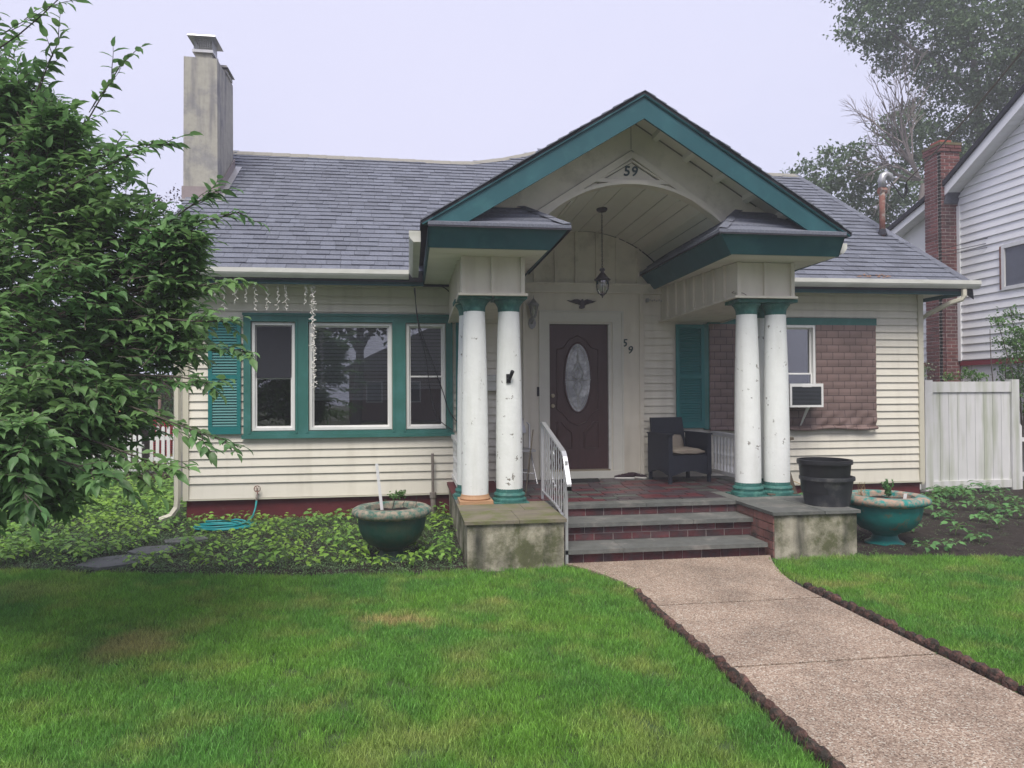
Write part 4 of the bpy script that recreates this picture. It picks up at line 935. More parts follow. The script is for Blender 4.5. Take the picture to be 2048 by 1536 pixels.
# barrel vault of boards
th0, th1 = -.79, .85; k = 9; ts = np.linspace(th0, th1, k+1)
for i in range(k):
    q = MB(); sub = np.linspace(ts[i]+.003, ts[i+1]-.003, 4)
    for a, b in zip(sub, sub[1:]):
        def V(t, y, r_): zt = 4.045-(.06*(y+2.1)/2.1); return (ARX-.03*(y+2.1)/2.1+r_*math.sin(t), y, zt-ARR+r_*math.cos(t))
        q.hexa([V(a, -2.0, 1.502), V(b, -2.0, 1.502), V(b, 0, 1.502), V(a, 0, 1.502), V(a, -2.0, 1.515), V(b, -2.0, 1.515), V(b, 0, 1.515), V(a, 0, 1.515)])
    q.build('vault_board', SOFFIT, porch)
m = MB(); m.box(-1.15, 1.35, -2.0, .0, 4.09, 4.10); m.build('vault_backing', DARKR, porch)
for s, x0_, x1_ in ((-1, -2.2, -1.0), (1, 1.15, 2.28)):   # closed attic behind the pent roofs
    m = MB(); m.box(x0_, x1_, -2.0, 0, 3.22, 3.30); m.build('attic_floor', DARKR, porch)
for x in (-.62, .68, .92):
    t = math.asin((x-ARX)/ARR); q = MB(); q.tube([(ARX+1.497*math.sin(t), -2.0, 4.045-ARR+1.497*math.cos(t)), (ARX-.03+1.497*math.sin(t), 0, 3.985-ARR+1.497*math.cos(t))], .012, 4); q.build('ceiling_batten', SOFFIT, porch)
# balustrades between rear column and wall
def balustrade(x, y0, y1, zt0, zt1, n):
    m = MB(); m.hexa([(x-.04, y0, zt0-.05), (x+.04, y0, zt0-.05), (x+.04, y1, zt1-.05), (x-.04, y1, zt1-.05), (x-.045, y0, zt0), (x+.045, y0, zt0), (x+.045, y1, zt1), (x-.045, y1, zt1)])
    r_ = m.build('balustrade', WHITE, porch)
    m = MB(); m.box(x-.035, x+.035, y0, y1, .53, .58); m.build('bottom_rail', WHITE, r_)
    p = MB(); p.lathe([(.022, 0), (.022, .10), (.014, .115), (.019, .13), (.014, .2), (.018, .26), (.024, .275), (.016, .29), (.017, .33), (.013, .42), (.02, .435), (.022, .45), (.022, .56)], (0, 0, 0), 8)
    me = p.mesh('baluster', WHITE, True)
    for i in range(n): link('baluster', me, r_, (x, y0+(i+.5)*(y1-y0)/n, .57), None, (1, 1, (1.05-.57)/.56))
balustrade(1.93, -1.32, -.05, 1.10, 1.12, 12); balustrade(-1.83, -1.32, -.05, 1.10, 1.12, 12)

# ================================================================== THINGS ON AND AROUND THE PORCH
# wrought railing by the steps, in the plane X = -.93
rl = thing('stair_railing', 'bent metal handrail with thin balusters at the left of the porch steps', 'railing', (-.93, -2.4, 0))
XR = -.925
top_pts = [(XR, -1.78, 1.335), (XR, -1.86, 1.345), (XR, -2.93, 1.10), (XR, -2.99, 1.05), (XR, -3.17, .80), (XR, -3.17, .76)]
m = MB()
for (a, b) in zip(top_pts[1:4:2]+top_pts[3:5], []): pass
def flatbar(pts, w, h):
    m = MB(); vs = []
    for (x, y, z) in pts: vs += [(x-w/2, y, z-h/2), (x+w/2, y, z-h/2), (x+w/2, y, z+h/2), (x-w/2, y, z+h/2)]
    fs = [(0, 1, 2, 3)]
    for i in range(len(pts)-1):
        for j in range(4): fs.append((i*4+j, i*4+(j+1) % 4, i*4+4+(j+1) % 4, i*4+4+j))
    m.add(vs, fs+[tuple((len(pts)-1)*4+j for j in (3, 2, 1, 0))]); return m
flatbar(top_pts, .045, .022).build('handrail', ALU, rl)
flatbar([(XR, -1.80, .56), (XR, -2.55, .52), (XR, -3.0, .44)], .022, .014).build('bottom_bar', ALU, rl)
m = MB(); m.box(XR-.014, XR+.014, -3.05, -3.02, .0, 1.02); m.build('post', ALU, rl)
m = MB(); m.box(XR-.014, XR+.014, -1.80, -1.77, .47, 1.33); m.build('post', ALU, rl)
def ztop(y): return 1.345-(abs(y)-1.86)*.229 if y > -2.93 else 1.10
for i in range(10):
    y = -1.89-i*.115; p = [(XR, y, .55-(i*.008))]
    if i % 2:
        tw = [(XR+.003*math.cos(t*1.6), y+.003*math.sin(t*1.6), .62+t*.027) for t in range(0, 20)]; tw = [q for q in tw if q[2] < ztop(y)-.03]
        p += tw
    p.append((XR, y, ztop(y)-.01)); q = MB(); q.tube(p, .0062, 5); q.build('baluster', ALU, rl)
q = MB(); a = np.linspace(0, 2*PI, 22); q.tube([(XR+.0, -2.42+.055*math.sin(t), .90+.17*math.cos(t)) for t in a], .005, 5, False)
for dy, dz in ((-.03, .2), (.03, -.14), (-.04, -.2)): q.lathe([(0, -.022), (.016, -.008), (.018, .008), (0, .022)], (XR+.012, -2.42+dy, .90+dz), 8)
q.build('scroll_ornament', ALU, rl)
# thin stick leaning beside it
q = MB(); q.tube([(-1.10, -1.62, .47), (-.98, -1.5, 1.25)], .008, 6); tag(q.build('walking_stick', WOODG), 'thin dark stick leaning upright behind the metal stair railing', 'stick')
# pendant lantern
lx, ly = -.02, -1.15
pl = thing('pendant_lantern', 'bronze lantern hanging on a chain from the porch vault', 'lantern', (lx, ly, 2.95))
m = MB(); m.lathe([(.0, 4.035), (.065, 4.03), (.072, 4.0), (.05, 3.975), (.012, 3.965)], (lx, ly, 0), 16); m.build('ceiling_rose', BRONZE, pl, True)
m = MB(); z = 3.965
i = 0
while z > 3.27:
    a = np.linspace(0, 2*PI, 9); c_ = [(.009*math.cos(t), .021*math.sin(t)) for t in a]
    m.tube([((lx+p if i % 2 else lx), (ly if i % 2 else ly+p), z-.018+q_) for p, q_ in c_], .003, 4, False); z -= .031; i += 1
m.build('chain', BRONZE, pl)
m = MB(); m.lathe([(.004, 3.27), (.03, 3.255), (.038, 3.235), (.018, 3.215), (.028, 3.20), (.055, 3.165), (.085, 3.13), (.105, 3.115), (.098, 3.105), (.07, 3.105)], (lx, ly, 0), 18); m.build('lantern_cap', BRONZE, pl, True)
m = MB(); m.lathe([(.078, 3.105), (.086, 3.05), (.078, 2.99), (.055, 2.945), (.03, 2.93)], (lx, ly, 0), 16); m.build('lamp_glass', GLASSD, pl, True)
m = MB(); m.lathe([(.03, 2.935), (.032, 2.92), (.012, 2.91), (.006, 2.885), (0, 2.88)], (lx, ly, 0), 12); m.build('finial', BRONZE, pl)
for k in range(6):
    t = k*PI/3+.3; q = MB(); q.tube([(lx+r_*math.cos(t), ly+r_*math.sin(t), z_) for r_, z_ in ((.082, 3.105), (.090, 3.05), (.082, 2.99), (.058, 2.945), (.03, 2.928))], .004, 4); q.build('lantern_rib', BRONZE, pl)
m = MB(); m.lathe([(0, 3.07), (.022, 3.05), (.022, 3.0), (.012, 2.97), (0, 2.965)], (lx, ly, 0), 10); m.build('bulb', WHITE, pl, True)
# wall lantern
wx, wz = -.735, 2.6
wlm = thing('wall_lantern', 'grey carriage style lantern on the wall left of the door', 'wall lamp', (wx, -.03, wz))
m = MB(); m.prism([(wx+.005+.055*math.cos(t)*1, 2.665+.085*math.sin(t)) for t in np.linspace(0, 2*PI, 9)[:-1]], -.05, -.03, 'y'); m.build('back_plate', LAMPM, wlm)
m = MB(); m.tube([(wx, -.05, 2.66), (wx, -.10, 2.66), (wx+.01, -.14, 2.70), (wx+.01, -.14, 2.74)], .012, 6); m.build('arm', LAMPM, wlm)
m = MB(); m.lathe([(.03, 2.73), (.035, 2.745), (.03, 2.755)], (wx+.01, -.14, 0), 12, True); m.build('lamp_socket', LAMPM, wlm)
m = MB(); m.lathe([(.035, 2.755), (.062, 2.90)], (wx+.01, -.14, 0), 6); m.build('lamp_glass', GLASSD, wlm)
for k in range(6):
    t = k*PI/3; q = MB(); q.tube([(wx+.01+.036*math.cos(t), -.14+.036*math.sin(t), 2.755), (wx+.01+.064*math.cos(t), -.14+.064*math.sin(t), 2.90)], .004, 4); q.build('lantern_rib', LAMPM, wlm)
m = MB(); m.lathe([(.075, 2.895), (.078, 2.915), (.05, 2.945), (.035, 2.965), (.02, 2.98), (.006, 3.0), (.003, 3.04), (0, 3.045)], (wx+.01, -.14, 0), 14); m.build('lantern_cap', LAMPM, wlm, True)
m = MB(); m.lathe([(0, 2.86), (.018, 2.84), (.016, 2.79), (0, 2.76)], (wx+.01, -.14, 0), 8); m.build('bulb', WHITE, wlm, True)
# eagle plaque
pts = [(-.225, 2.995), (-.17, 2.985), (-.13, 3.005), (-.08, 3.01), (-.045, 3.0), (-.03, 2.985), (-.022, 3.005), (-.005, 3.012), (.008, 3.0), (.012, 2.985), (.03, 3.0), (.06, 3.01), (.11, 3.0), (.15, 2.985), (.20, 2.99), (.15, 2.962), (.10, 2.95), (.05, 2.935), (.025, 2.915), (.01, 2.925), (.028, 2.905), (.02, 2.885), (-.015, 2.875), (-.05, 2.885), (-.055, 2.905), (-.035, 2.925), (-.05, 2.93), (-.08, 2.945), (-.13, 2.955), (-.18, 2.97)]
m = MB(); m.prism(pts, -.062, -.032, 'y')
for s in (-1, 1):
    for k in range(4): m.tube([(-.015+s*.03, -.062, 2.985-k*.012), (-.015+s*(.17-k*.025), -.062, 2.985-k*.014)], .004, 4)
o = m.build('eagle_plaque', BRONZE); tag(o, 'dark metal spread wing eagle plaque above the door', 'plaque')
# doorbell, mailbox, camera-like bracket
m = MB(); m.box(-.665, -.625, -.055, -.03, 1.64, 1.77); m.cur = 1; m.lathe([(0, 0), (.012, 0)], (-.645, -.056, 1.67), 8); tag(m.build('doorbell', [BLACK, GALV]), 'small black doorbell on the panel left of the door', 'doorbell')
mb = thing('mailbox', 'small pale metal mailbox with sloped lid on the siding left of the door', 'mailbox', (-1.29, -.1, 1.75))
m = MB(); m.prism([(-1.42, 1.72), (-1.16, 1.72), (-1.16, 1.92), (-1.42, 1.92)], -.12, -.03, 'y'); m.build('box', GUTTER, mb)
m = MB(); m.hexa([(-1.43, -.14, 1.85), (-1.15, -.14, 1.85), (-1.15, -.02, 1.925), (-1.43, -.02, 1.925), (-1.43, -.14, 1.865), (-1.15, -.14, 1.865), (-1.15, -.02, 1.945), (-1.43, -.02, 1.945)]); m.build('lid', GUTTER, mb)
m = MB(); m.tube([(-1.24, -.1, 1.73), (-1.24, -.1, 1.63), (-1.24, -.15, 1.61), (-1.24, -.17, 1.65)], .007, 5); m.build('newspaper_hook', BLACK, mb)
fb = thing('flag_bracket', 'black metal flag pole bracket fixed on the second white column', 'bracket', (-1.31, -2.04, 1.85))
m = MB(); m.box(-1.375, -1.325, -2.055, -2.03, 1.80, 1.90); m.lathe([(0, 0), (.022, .002), (.024, .02), (0, .03)], (-1.35, -2.055, 1.83), 8); m.build('plate', BLACK, fb)
m = MB(); m.tube([(-1.345, -2.05, 1.83), (-1.315, -2.12, 1.93)], [.018, .022], 10); m.build('socket', BLACK, fb)
# doormat
m = MB(); m.hexa([(-.42, -.42, .466), (.14, -.42, .466), (.20, -.10, .466), (-.36, -.10, .466), (-.41, -.41, .482), (.13, -.41, .482), (.19, -.11, .482), (-.35, -.11, .482)]); tag(m.build('doormat', RUBBER), 'thin black rubber mat in front of the door', 'doormat')
# shoes
def shoe(x, y, rz, label):
    t = thing('sneaker', label, 'shoe', (x, y, .466), 'pair of sneakers by the door')
    c, s = math.cos(rz), math.sin(rz)
    prof = [(-.135, .036), (-.10, .045), (-.04, .042), (.03, .046), (.09, .05), (.13, .04), (.148, .018)]
    def ring(sc, z, up=0):
        L_ = [(a, b*sc) for a, b in prof]+[(a, -b*sc) for a, b in reversed(prof)]
        return [(x+c*a-s*b, y+s*a+c*b, .466+z+(up(a) if up else 0)) for a, b in L_]
    def skin(rings):
        n = len(rings[0]); m = MB(); vs = [p for r_ in rings for p in r_]; fs = []
        for i in range(len(rings)-1):
            for j in range(n): fs.append((i*n+j, i*n+(j+1) % n, (i+1)*n+(j+1) % n, (i+1)*n+j))
        fs += [tuple(range(n-1, -1, -1)), tuple(range((len(rings)-1)*n, len(rings)*n))]; m.add(vs, fs); return m
    skin([ring(1.05, 0), ring(1.08, .014), ring(1.05, .028)]).build('sole', SHOEW, t, True)
    hgt = lambda a: .052 if a < .0 else max(.014, .052-(a)*.27)
    skin([ring(.99, .027), ring(.97, .027, lambda a: hgt(a)*.55), ring(.84, .027, lambda a: hgt(a)*.92), ring(.5, .027, lambda a: hgt(a))]).build('upper', SHOEM, t, True)
    m = MB()
    for k in range(4):
        a = .0+k*.022; p = [(x+c*a-s*b, y+s*a+c*b, .466+.029+hgt(a)) for b in (-.028, .028)]; m.tube(p, .005, 4)
    m.build('laces', SHOEW, t)
shoe(.57, -.14, PI-.15, 'dark maroon canvas sneaker with white sole, the one nearer the door'); shoe(.76, -.10, -.75, 'dark canvas sneaker turned sideways, the one further from the door')
# wicker armchair
wc = thing('wicker_armchair', 'dark navy wicker armchair on the porch right of the door', 'chair', (1.25, -.45, .47))
def wp(x, y, z):           # chair local frame: x across, y back, z up; turned to face down-left
    a = R(10); return (1.25+x*math.cos(a)-y*math.sin(a), -.46+x*math.sin(a)+y*math.cos(a), .468+z)
def wh(m, x0, x1, y0, y1, z0, z1, tx=0, ty=0): m.hexa([wp(x0, y0, z0), wp(x1, y0, z0), wp(x1, y1, z0), wp(x0, y1, z0), wp(x0+tx, y0+ty, z1), wp(x1+tx, y0+ty, z1), wp(x1+tx, y1+ty, z1), wp(x0+tx, y1+ty, z1)])
m = MB(); m.hexa([wp(-.27, .24, .40), wp(.27, .24, .40), wp(.27, .28, .40), wp(-.27, .28, .40), wp(-.25, .33, .86), wp(.25, .33, .86), wp(.25, .37, .86), wp(-.25, .37, .86)]); m.build('backrest', NAVY, wc)
for s in (-1, 1):
    m = MB(); x0_, x1_ = sorted((s*.27, s*.33)); yy = np.linspace(-.28, .28, 9)
    for a, b in zip(yy, yy[1:]):
        za = .10+.055*max(0, 1-(a/.24)**2); zb = .10+.055*max(0, 1-(b/.24)**2)
        m.hexa([wp(x0_, a, za), wp(x1_, a, za), wp(x1_, b, zb), wp(x0_, b, zb), wp(x0_, a, .64), wp(x1_, a, .64), wp(x1_, b, .655), wp(x0_, b, .655)])
    m.build('arm_panel', NAVY, wc)
    m = MB(); wh(m, x0_-.006, x1_+.006, -.30, .30, .642, .662); m.build('armrest', NAVY, wc)
m = MB(); xx = np.linspace(-.27, .27, 9)
for a, b in zip(xx, xx[1:]):
    za = .10+.055*max(0, 1-(a/.24)**2); zb = .10+.055*max(0, 1-(b/.24)**2)
    m.hexa([wp(a, -.27, za), wp(b, -.27, zb), wp(b, -.24, zb), wp(a, -.24, za), wp(a, -.27, .36), wp(b, -.27, .36), wp(b, -.24, .36), wp(a, -.24, .36)])
m.build('front_panel', NAVY, wc)
m = MB(); wh(m, -.27, .27, -.26, .27, .34, .37); m.build('seat', NAVY, wc)
for x in (-.30, .30):
    for y in (-.26, .26): m = MB(); wh(m, x-.02, x+.02, y-.02, y+.02, 0, .14); m.build('leg', NAVY, wc)
def cushion(name, label, cx, cy, cz, sx, sy, sz, rot):
    bm = bmesh.new(); bmesh.ops.create_cube(bm, size=2); bmesh.ops.subdivide_edges(bm, edges=bm.edges[:], cuts=6, use_grid_fill=True)
    for v in bm.verts:
        c = v.co; e = max(abs(c.x), abs(c.y)); c.z *= (1-.75*min(1, (abs(c.x)**4+abs(c.y)**4)*.6)); c.x *= sx*(1-.05*abs(c.y)**2); c.y *= sy*(1-.05*abs(c.x)**2); c.z *= sz
        c.z += .006*math.sin(c.x*31+c.y*17)
    me = bpy.data.meshes.new(name); bm.to_mesh(me); bm.free(); me.materials.append(BEIGE); me.polygons.foreach_set('use_smooth', [True]*len(me.polygons))
    o = link(name, me, None, (cx, cy, cz), rot); tag(o, label, 'cushion', 'cushions on the wicker armchair')
cushion('seat_cushion', 'flat beige seat cushion lying on the dark wicker armchair', *wp(.0, -.02, .415), .25, .25, .045, (0, .02, R(10)))
cushion('back_cushion', 'beige cushion slumped against the back of the dark wicker armchair', *wp(-.05, .17, .50), .2, .13, .06, (R(62), .05, R(6)))
# folding chair behind the column
fc = thing('folding_chair', 'grey metal folding chair standing half hidden behind the second column', 'chair', (-.98, -.35, .47))
for s, x in ((-1, -1.22), (1, -.80)):
    m = MB(); m.tube([(x+.06*-s, -.03, 1.32), (x-.02*s*-1, -.06, 1.24), (x+.0*s, -.2, .92), (x+.05*s, -.50, .468)], .012, 8); m.build('leg', GALV, fc)
    m = MB(); m.tube([(x, -.28, .93), (x, -.04, .468)], .012, 8); m.build('rear_leg', GALV, fc)
m = MB(); m.tube([(-1.16, -.03, 1.32), (-.86, -.03, 1.32)], .012, 8); m.hexa([(-1.19, -.075, 1.13), (-.83, -.075, 1.13), (-.83, -.06, 1.13), (-1.19, -.06, 1.13), (-1.17, -.04, 1.31), (-.85, -.04, 1.31), (-.85, -.025, 1.31), (-1.17, -.025, 1.31)]); m.build('backrest', GALV, fc)
m = MB(); m.box(-1.23, -.77, -.50, -.10, .90, .925); m.build('seat', GALV, fc)
m = MB(); m.tube([(-1.2, -.12, .62), (-.8, -.12, .62)], .008, 6); m.build('stretcher', GALV, fc); m = MB(); m.tube([(-1.25, -.40, .64), (-.77, -.40, .60)], .008, 6); m.build('stretcher', GALV, fc)
# buckets
def pot(x, y, z, r0, r1, h, label, mt):
    t = thing('plastic_pot', label, 'plant pot', (x, y, z), 'stacked black pots on the right porch block')
    m = MB(); m.lathe([(0, 0), (r0, 0), (r0*1.01, .02), (r1*.97, h*.86), (r1*.975, h*.87), (r1*.93, h), (r1*.90, h), (r1*.90, h*.85), (r0*.93, .03), (0, .03)], (x, y, z), 40); smooth_by_angle(m.build('body', mt, t))
    m = MB(); m.lathe([(r1*.965, h*.87), (r1*1.035, h*.875), (r1*1.04, h*.94), (r1*1.03, h*.995), (r1*.98, h), (r1*.9, h)], (x, y, z), 40); smooth_by_angle(m.build('rim', mt, t))
    return t
pot(2.03, -2.72, .471, .228, .272, .305, 'lower black plastic pot on the right porch block with dust around its foot', POTG)
pot(2.005, -2.72, .60, .235, .272, .355, 'upper black plastic pot nested inside another on the right porch block', BLACK)
# old wooden post piece and cane by the right columns
op = thing('wooden_post', 'weathered grey wooden post with a short crosspiece behind the right columns', 'post', (2.18, -1.6, .3))
m = MB(); m.hexa([(2.20, -1.75, .40), (2.27, -1.75, .38), (2.27, -1.69, .38), (2.20, -1.69, .40), (2.05, -1.75, .90), (2.10, -1.75, .91), (2.10, -1.69, .91), (2.05, -1.69, .90)]); m.hexa([(2.05, -1.75, .88), (2.10, -1.75, .88), (2.10, -1.69, .88), (2.05, -1.69, .88), (2.12, -1.75, 1.10), (2.165, -1.75, 1.10), (2.165, -1.69, 1.10), (2.12, -1.69, 1.10)]); m.build('upright', WOODG, op)
m = MB(); m.hexa([(2.00, -1.77, 1.07), (2.20, -1.77, 1.10), (2.20, -1.68, 1.10), (2.00, -1.68, 1.07), (2.00, -1.77, 1.10), (2.20, -1.77, 1.13), (2.20, -1.68, 1.13), (2.00, -1.68, 1.10)]); m.build('crosspiece', WOODG, op)
m = MB(); m.tube([(2.09, -1.95, .62), (2.12, -2.02, .60), (2.27, -2.2, .48)], .005, 5); tag(m.build('bamboo_cane', mat('cane', (.45, .33, .18), .7)), 'thin tan cane leaning on the block beside the right column', 'cane')
m = MB()
for (x, y, a, l_) in ((2.0, -2.02, .2, .16), (1.75, -2.05, -.3, .08), (1.82, -2.03, .5, .05)):
    c, s = math.cos(a), math.sin(a); w = .035
    m.hexa([(x+c*p-s*q_, y+s*p+c*q_, z_) for z_ in (.471, .495) for p, q_ in ((-l_/2, -w), (l_/2, -w), (l_/2, w), (-l_/2, w))])
tag(m.build('rotten_wood_chunks', WOODG), 'broken chunks of rotten column base on the stone', 'debris', kind='stuff')
# urns
def urn(x, y, name_label, bodym, rimm, hs, oct_=False):
    t = thing('garden_urn', name_label, 'urn', (x, y, 0), 'large painted garden urns')
    n = 40
    m = MB(); m.lathe([(.0, .0), (.19*hs, .0), (.19*hs, .03), (.135*hs, .06), (.115*hs, .11), (.14*hs, .14), (.235*hs, .18), (.30*hs, .245), (.335*hs, .32), (.350*hs, .40), (.352*hs, .455)], (x, y, 0), n); smooth_by_angle(m.build('bowl', bodym, t), 50)
    m = MB(); m.lathe([(.345*hs, .45), (.37*hs, .455), (.405*hs, .475), (.415*hs, .50), (.405*hs, .53), (.37*hs, .55), (.30*hs, .552), (.275*hs, .54), (.265*hs, .50), (.26*hs, .46)], (x, y, 0), n)
    if oct_:
        for i, v in enumerate(m.v):
            a = math.atan2(v[1]-y, v[0]-x); k = .5+.5*math.cos(a*8+.4); q_ = 1+.035*k; m.v[i] = (x+(v[0]-x)*q_, y+(v[1]-y)*q_, v[2])
    smooth_by_angle(m.build('rim', rimm, t), 50)
    m = MB(); vs = [(x, y, .515)]+[(x+.27*hs*math.cos(a), y+.27*hs*math.sin(a), .49+.01*math.sin(a*7)) for a in np.linspace(0, 2*PI, 25)[:-1]]; m.add(vs, [(0, 1+i, 1+(i+1) % 24) for i in range(24)]); m.build('potting_soil', SOIL, t)
    return t
urn(-2.62, -2.53, 'dark green mossy urn with worn pale rim in the left bed', URNG, URNR, .97)
urn(2.74, -2.68, 'bright teal urn with peeled tan rim right of the porch block', URNT, URNR2, 1.07, True)
m = MB(); m.box(-2.735, -2.705, -2.5, -2.495, .45, .98); m.v = [(x+(z-.5)*-.11, y, z) for x, y, z in m.v]; tag(m.build('garden_stake', PICK), 'thin white plastic stake standing in the green urn', 'stake')
m = MB(); m.tube([(-2.12, -.14, 0), (-2.125, -.12, .30)], .035, 10); m.cur = 0; m.tube([(-2.125, -.12, .30), (-2.13, -.10, .87)], .019, 8); m.tube([(-2.125, -.12, .27), (-2.125, -.12, .34)], .046, 10); tag(m.build('vent_pipe', PIPE), 'old grey brown standpipe against the siding near the porch', 'pipe')
# spigot and hose
sg = thing('spigot', 'outdoor tap with round rusty handle on the red foundation', 'tap', (-4.43, -.06, .36))
m = MB(); m.tube([(-4.43, .0, .36), (-4.43, -.09, .36), (-4.43, -.11, .33), (-4.43, -.11, .29)], .014, 8); m.build('valve', PIPE, sg)
m = MB(); a = np.linspace(0, 2*PI, 13); m.tube([(-4.43+.04*math.cos(t), -.075, .44+.04*math.sin(t)) for t in a], .006, 5, False); m.tube([(-4.43, -.075, .36), (-4.43, -.075, .44)], .007, 5)
for k in range(3): t = k*PI/3; m.tube([(-4.43-.04*math.cos(t), -.075, .44-.04*math.sin(t)), (-4.43+.04*math.cos(t), -.075, .44+.04*math.sin(t))], .004, 4)
m.build('handle', RUST, sg)
pts = [(-4.43, -.11, .30), (-4.44, -.13, .2), (-4.46, -.2, .10), (-4.5, -.32, .05)]
cx, cy = -4.72, -.72
for i in range(150):
    t = i*.22+.8; k = i/150; rx = .30-.10*math.sin(t*.31)*.6; ry = .20-.05*math.cos(t*.27)
    pts.append((cx+(rx)*math.cos(t)+.06*math.sin(t*.13), cy+ry*math.sin(t)+.05*math.cos(t*.17), .055+.02*(i % 29)/29+.04*k))
m = MB(); m.tube(pts, .0125, 7); tag(m.build('garden_hose', HOSE, None, True), 'coiled teal garden hose on the soil below the tap', 'hose')
# tarp quilt over the right window
def tarp(x0, x1, z0, z1, y0, par, holes=None):
    m = MB(); nx, nz = int((x1-x0)/.045)+1, int((z1-z0)/.027)+1; vs = []
    for i in range(nx+1):
        for j in range(nz+1):
            x = x0+(x1-x0)*i/nx; z = z0+(z1-z0)*j/nz; row = (z/.108) % 1
            lowz = max(0, 1-(z-z0)/.35)
            y = y0-.008*math.sin(PI*row)-.012*lowz*math.sin(x*9+z*13)-.012*lowz*math.sin(x*23-z*31)
            if j == 0: z += .012*math.sin(x*7)+.006*math.sin(x*19)
            vs.append((x, y, z))
    m.add(vs, [(i*(nz+1)+j, (i+1)*(nz+1)+j, (i+1)*(nz+1)+j+1, i*(nz+1)+j+1) for i in range(nx) for j in range(nz)])
    return m.build('cover_sheet', TARP, par, True)
tp = thing('window_tarp', 'brown brick patterned quilted tarp covering the wall around the right window', 'tarp', (3.2, -.05, 1.9))
tarp(1.88, 2.62, 1.14, 2.675, -.062, tp); tarp(3.545, 4.52, 1.14, 2.675, -.062, tp); tarp(2.62, 3.545, 1.125, 1.46, -.062, tp)
for x0_, x1_ in ((1.88, 4.52),):
    m = MB(); m.tube([(x, -.075+.01*math.sin(x*11), 1.135+.012*math.sin(x*7)) for x in np.linspace(x0_, x1_, 50)], .026, 6); m.build('rolled_hem', TARP, tp, True)
# air conditioner
ac = thing('air_conditioner', 'white window air conditioner with dark louvred back in the right window', 'air conditioner', (3.36, -.3, 1.6))
m = MB(); x0_, x1_, z0_, z1_, yf = 2.96, 3.475, 1.46, 1.80, -.36
m.box(x0_, x1_, yf+.02, .02, z0_, z1_); m.build('casing', WHITE, ac)
m = MB(); m.box(x0_, x0_+.03, yf, yf+.02, z0_, z1_); m.box(x1_-.03, x1_, yf, yf+.02, z0_, z1_); m.box(x0_+.03, x1_-.03, yf, yf+.02, z0_, z0_+.03); m.box(x0_+.03, x1_-.03, yf, yf+.02, z1_-.045, z1_); m.box(3.15, 3.29, yf-.004, yf, z1_-.05, z1_-.015); m.build('grille_frame', WHITE, ac)
m = MB(); m.box(x0_+.03, x1_-.03, yf+.012, yf+.019, z0_+.03, z1_-.045); m.build('coil', BLACK, ac)
q = MB(); q.hexa([(0, 0, 0), (.455, 0, 0), (.455, .008, 0), (0, .008, 0), (0, -.003, .008), (.455, -.003, .008), (.455, .006, .010), (0, .006, .010)]); me = q.mesh('louvre', mat('grey_plastic', (.10, .11, .13), .5))
for i in range(13): link('louvre', me, ac, (x0_+.033, yf+.003, z0_+.036+i*.0195))
m = MB(); m.hexa([(3.27, -.055, 1.15), (3.29, -.055, 1.15), (3.29, -.05, 1.15), (3.27, -.05, 1.15), (3.26, -.30, 1.46), (3.30, -.30, 1.46), (3.30, -.27, 1.46), (3.26, -.27, 1.46)]); m.box(3.26, 3.30, -.30, -.06, 1.44, 1.46); m.build('support_bracket', WHITE, ac)
# string of icicle lights
il = thing('icicle_lights', 'strings of small white icicle lights hanging under the left eave', 'string lights', (-4, -.4, 3.1))
LW = mat('light_string_white', (.72, .70, .66), .4)
m = MB(); m.tube([(x, -.40+.01*math.sin(x*9), 3.125+.010*math.sin(x*13)) for x in np.linspace(-5.3, -3.62, 40)], .004, 4); m.build('top_cord', LW, il)
def strand(x, ln, dense=1):
    m = MB(); y = -.40; z = 3.12; pts = []; k = 0
    while z > 3.12-ln:
        pts.append((x+.014*math.sin(k*1.9+x*40), y+.012*math.cos(k*1.3), z)); z -= .022; k += 1
    m.tube(pts, .0035, 4)
    for i, p in enumerate(pts[1:]):
        for _ in range(dense):
            if i % 2 == 0 or dense > 1:
                a = ur(0, 2*PI); p2 = (p[0]+.028*math.cos(a), p[1]+.012*math.sin(a), p[2]+ur(-.03, .015)); m.tube([p, p2], [.003, .007], 4)
    m.build('light_strand', LW, il)
for i, x in enumerate(np.arange(-5.25, -3.7, .125)):
    if i == 11: continue
    strand(x+ur(-.02, .02), random.choice((.2, .26, .32, .36)))
strand(-3.66, 1.38, 2); strand(-3.685, .9, 1); strand(-3.75, .12, 1)
# loose cables on the wall
def cable(pts, r_, label, mt=WIRE, name='cable'):
    P_ = [Vector(p) for p in pts]; out = []
    for i in range(len(P_)-1):
        p0, p1, p2, p3 = P_[max(i-1, 0)], P_[i], P_[i+1], P_[min(i+2, len(P_)-1)]
        for k in range(8):
            t = k/8; out.append(.5*((2*p1)+(-p0+p2)*t+(2*p0-5*p1+4*p2-p3)*t*t+(-p0+3*p1-3*p2+p3)*t**3))
    out.append(P_[-1]); m = MB(); m.tube(out, r_, 5); return tag(m.build(name, mt), label, 'cable')
cable([(-2.36, -.42, 3.08), (-2.33, -.2, 2.7), (-2.22, -.10, 2.2), (-2.15, -.08, 1.7), (-2.05, -.08, 1.35), (-1.85, -.08, 1.18)], .006, 'dark cable hanging in front of the third window, the one ending at its sill')
cable([(-2.37, -.42, 3.08), (-2.36, -.3, 3.0), (-2.30, -.2, 2.6), (-2.12, -.10, 2.1), (-1.98, -.09, 1.7), (-1.90, -.09, 1.45), (-1.72, -.07, 1.20), (-1.62, -.07, 1.10)], .006, 'dark cable crossing the third window towards the column')
cable([(-2.40, -.44, 3.10), (-2.2, -.3, 3.13), (-2.0, -.3, 3.12), (-1.88, -.2, 3.05)], .007, 'dark cable along the eave into the left porch beam')
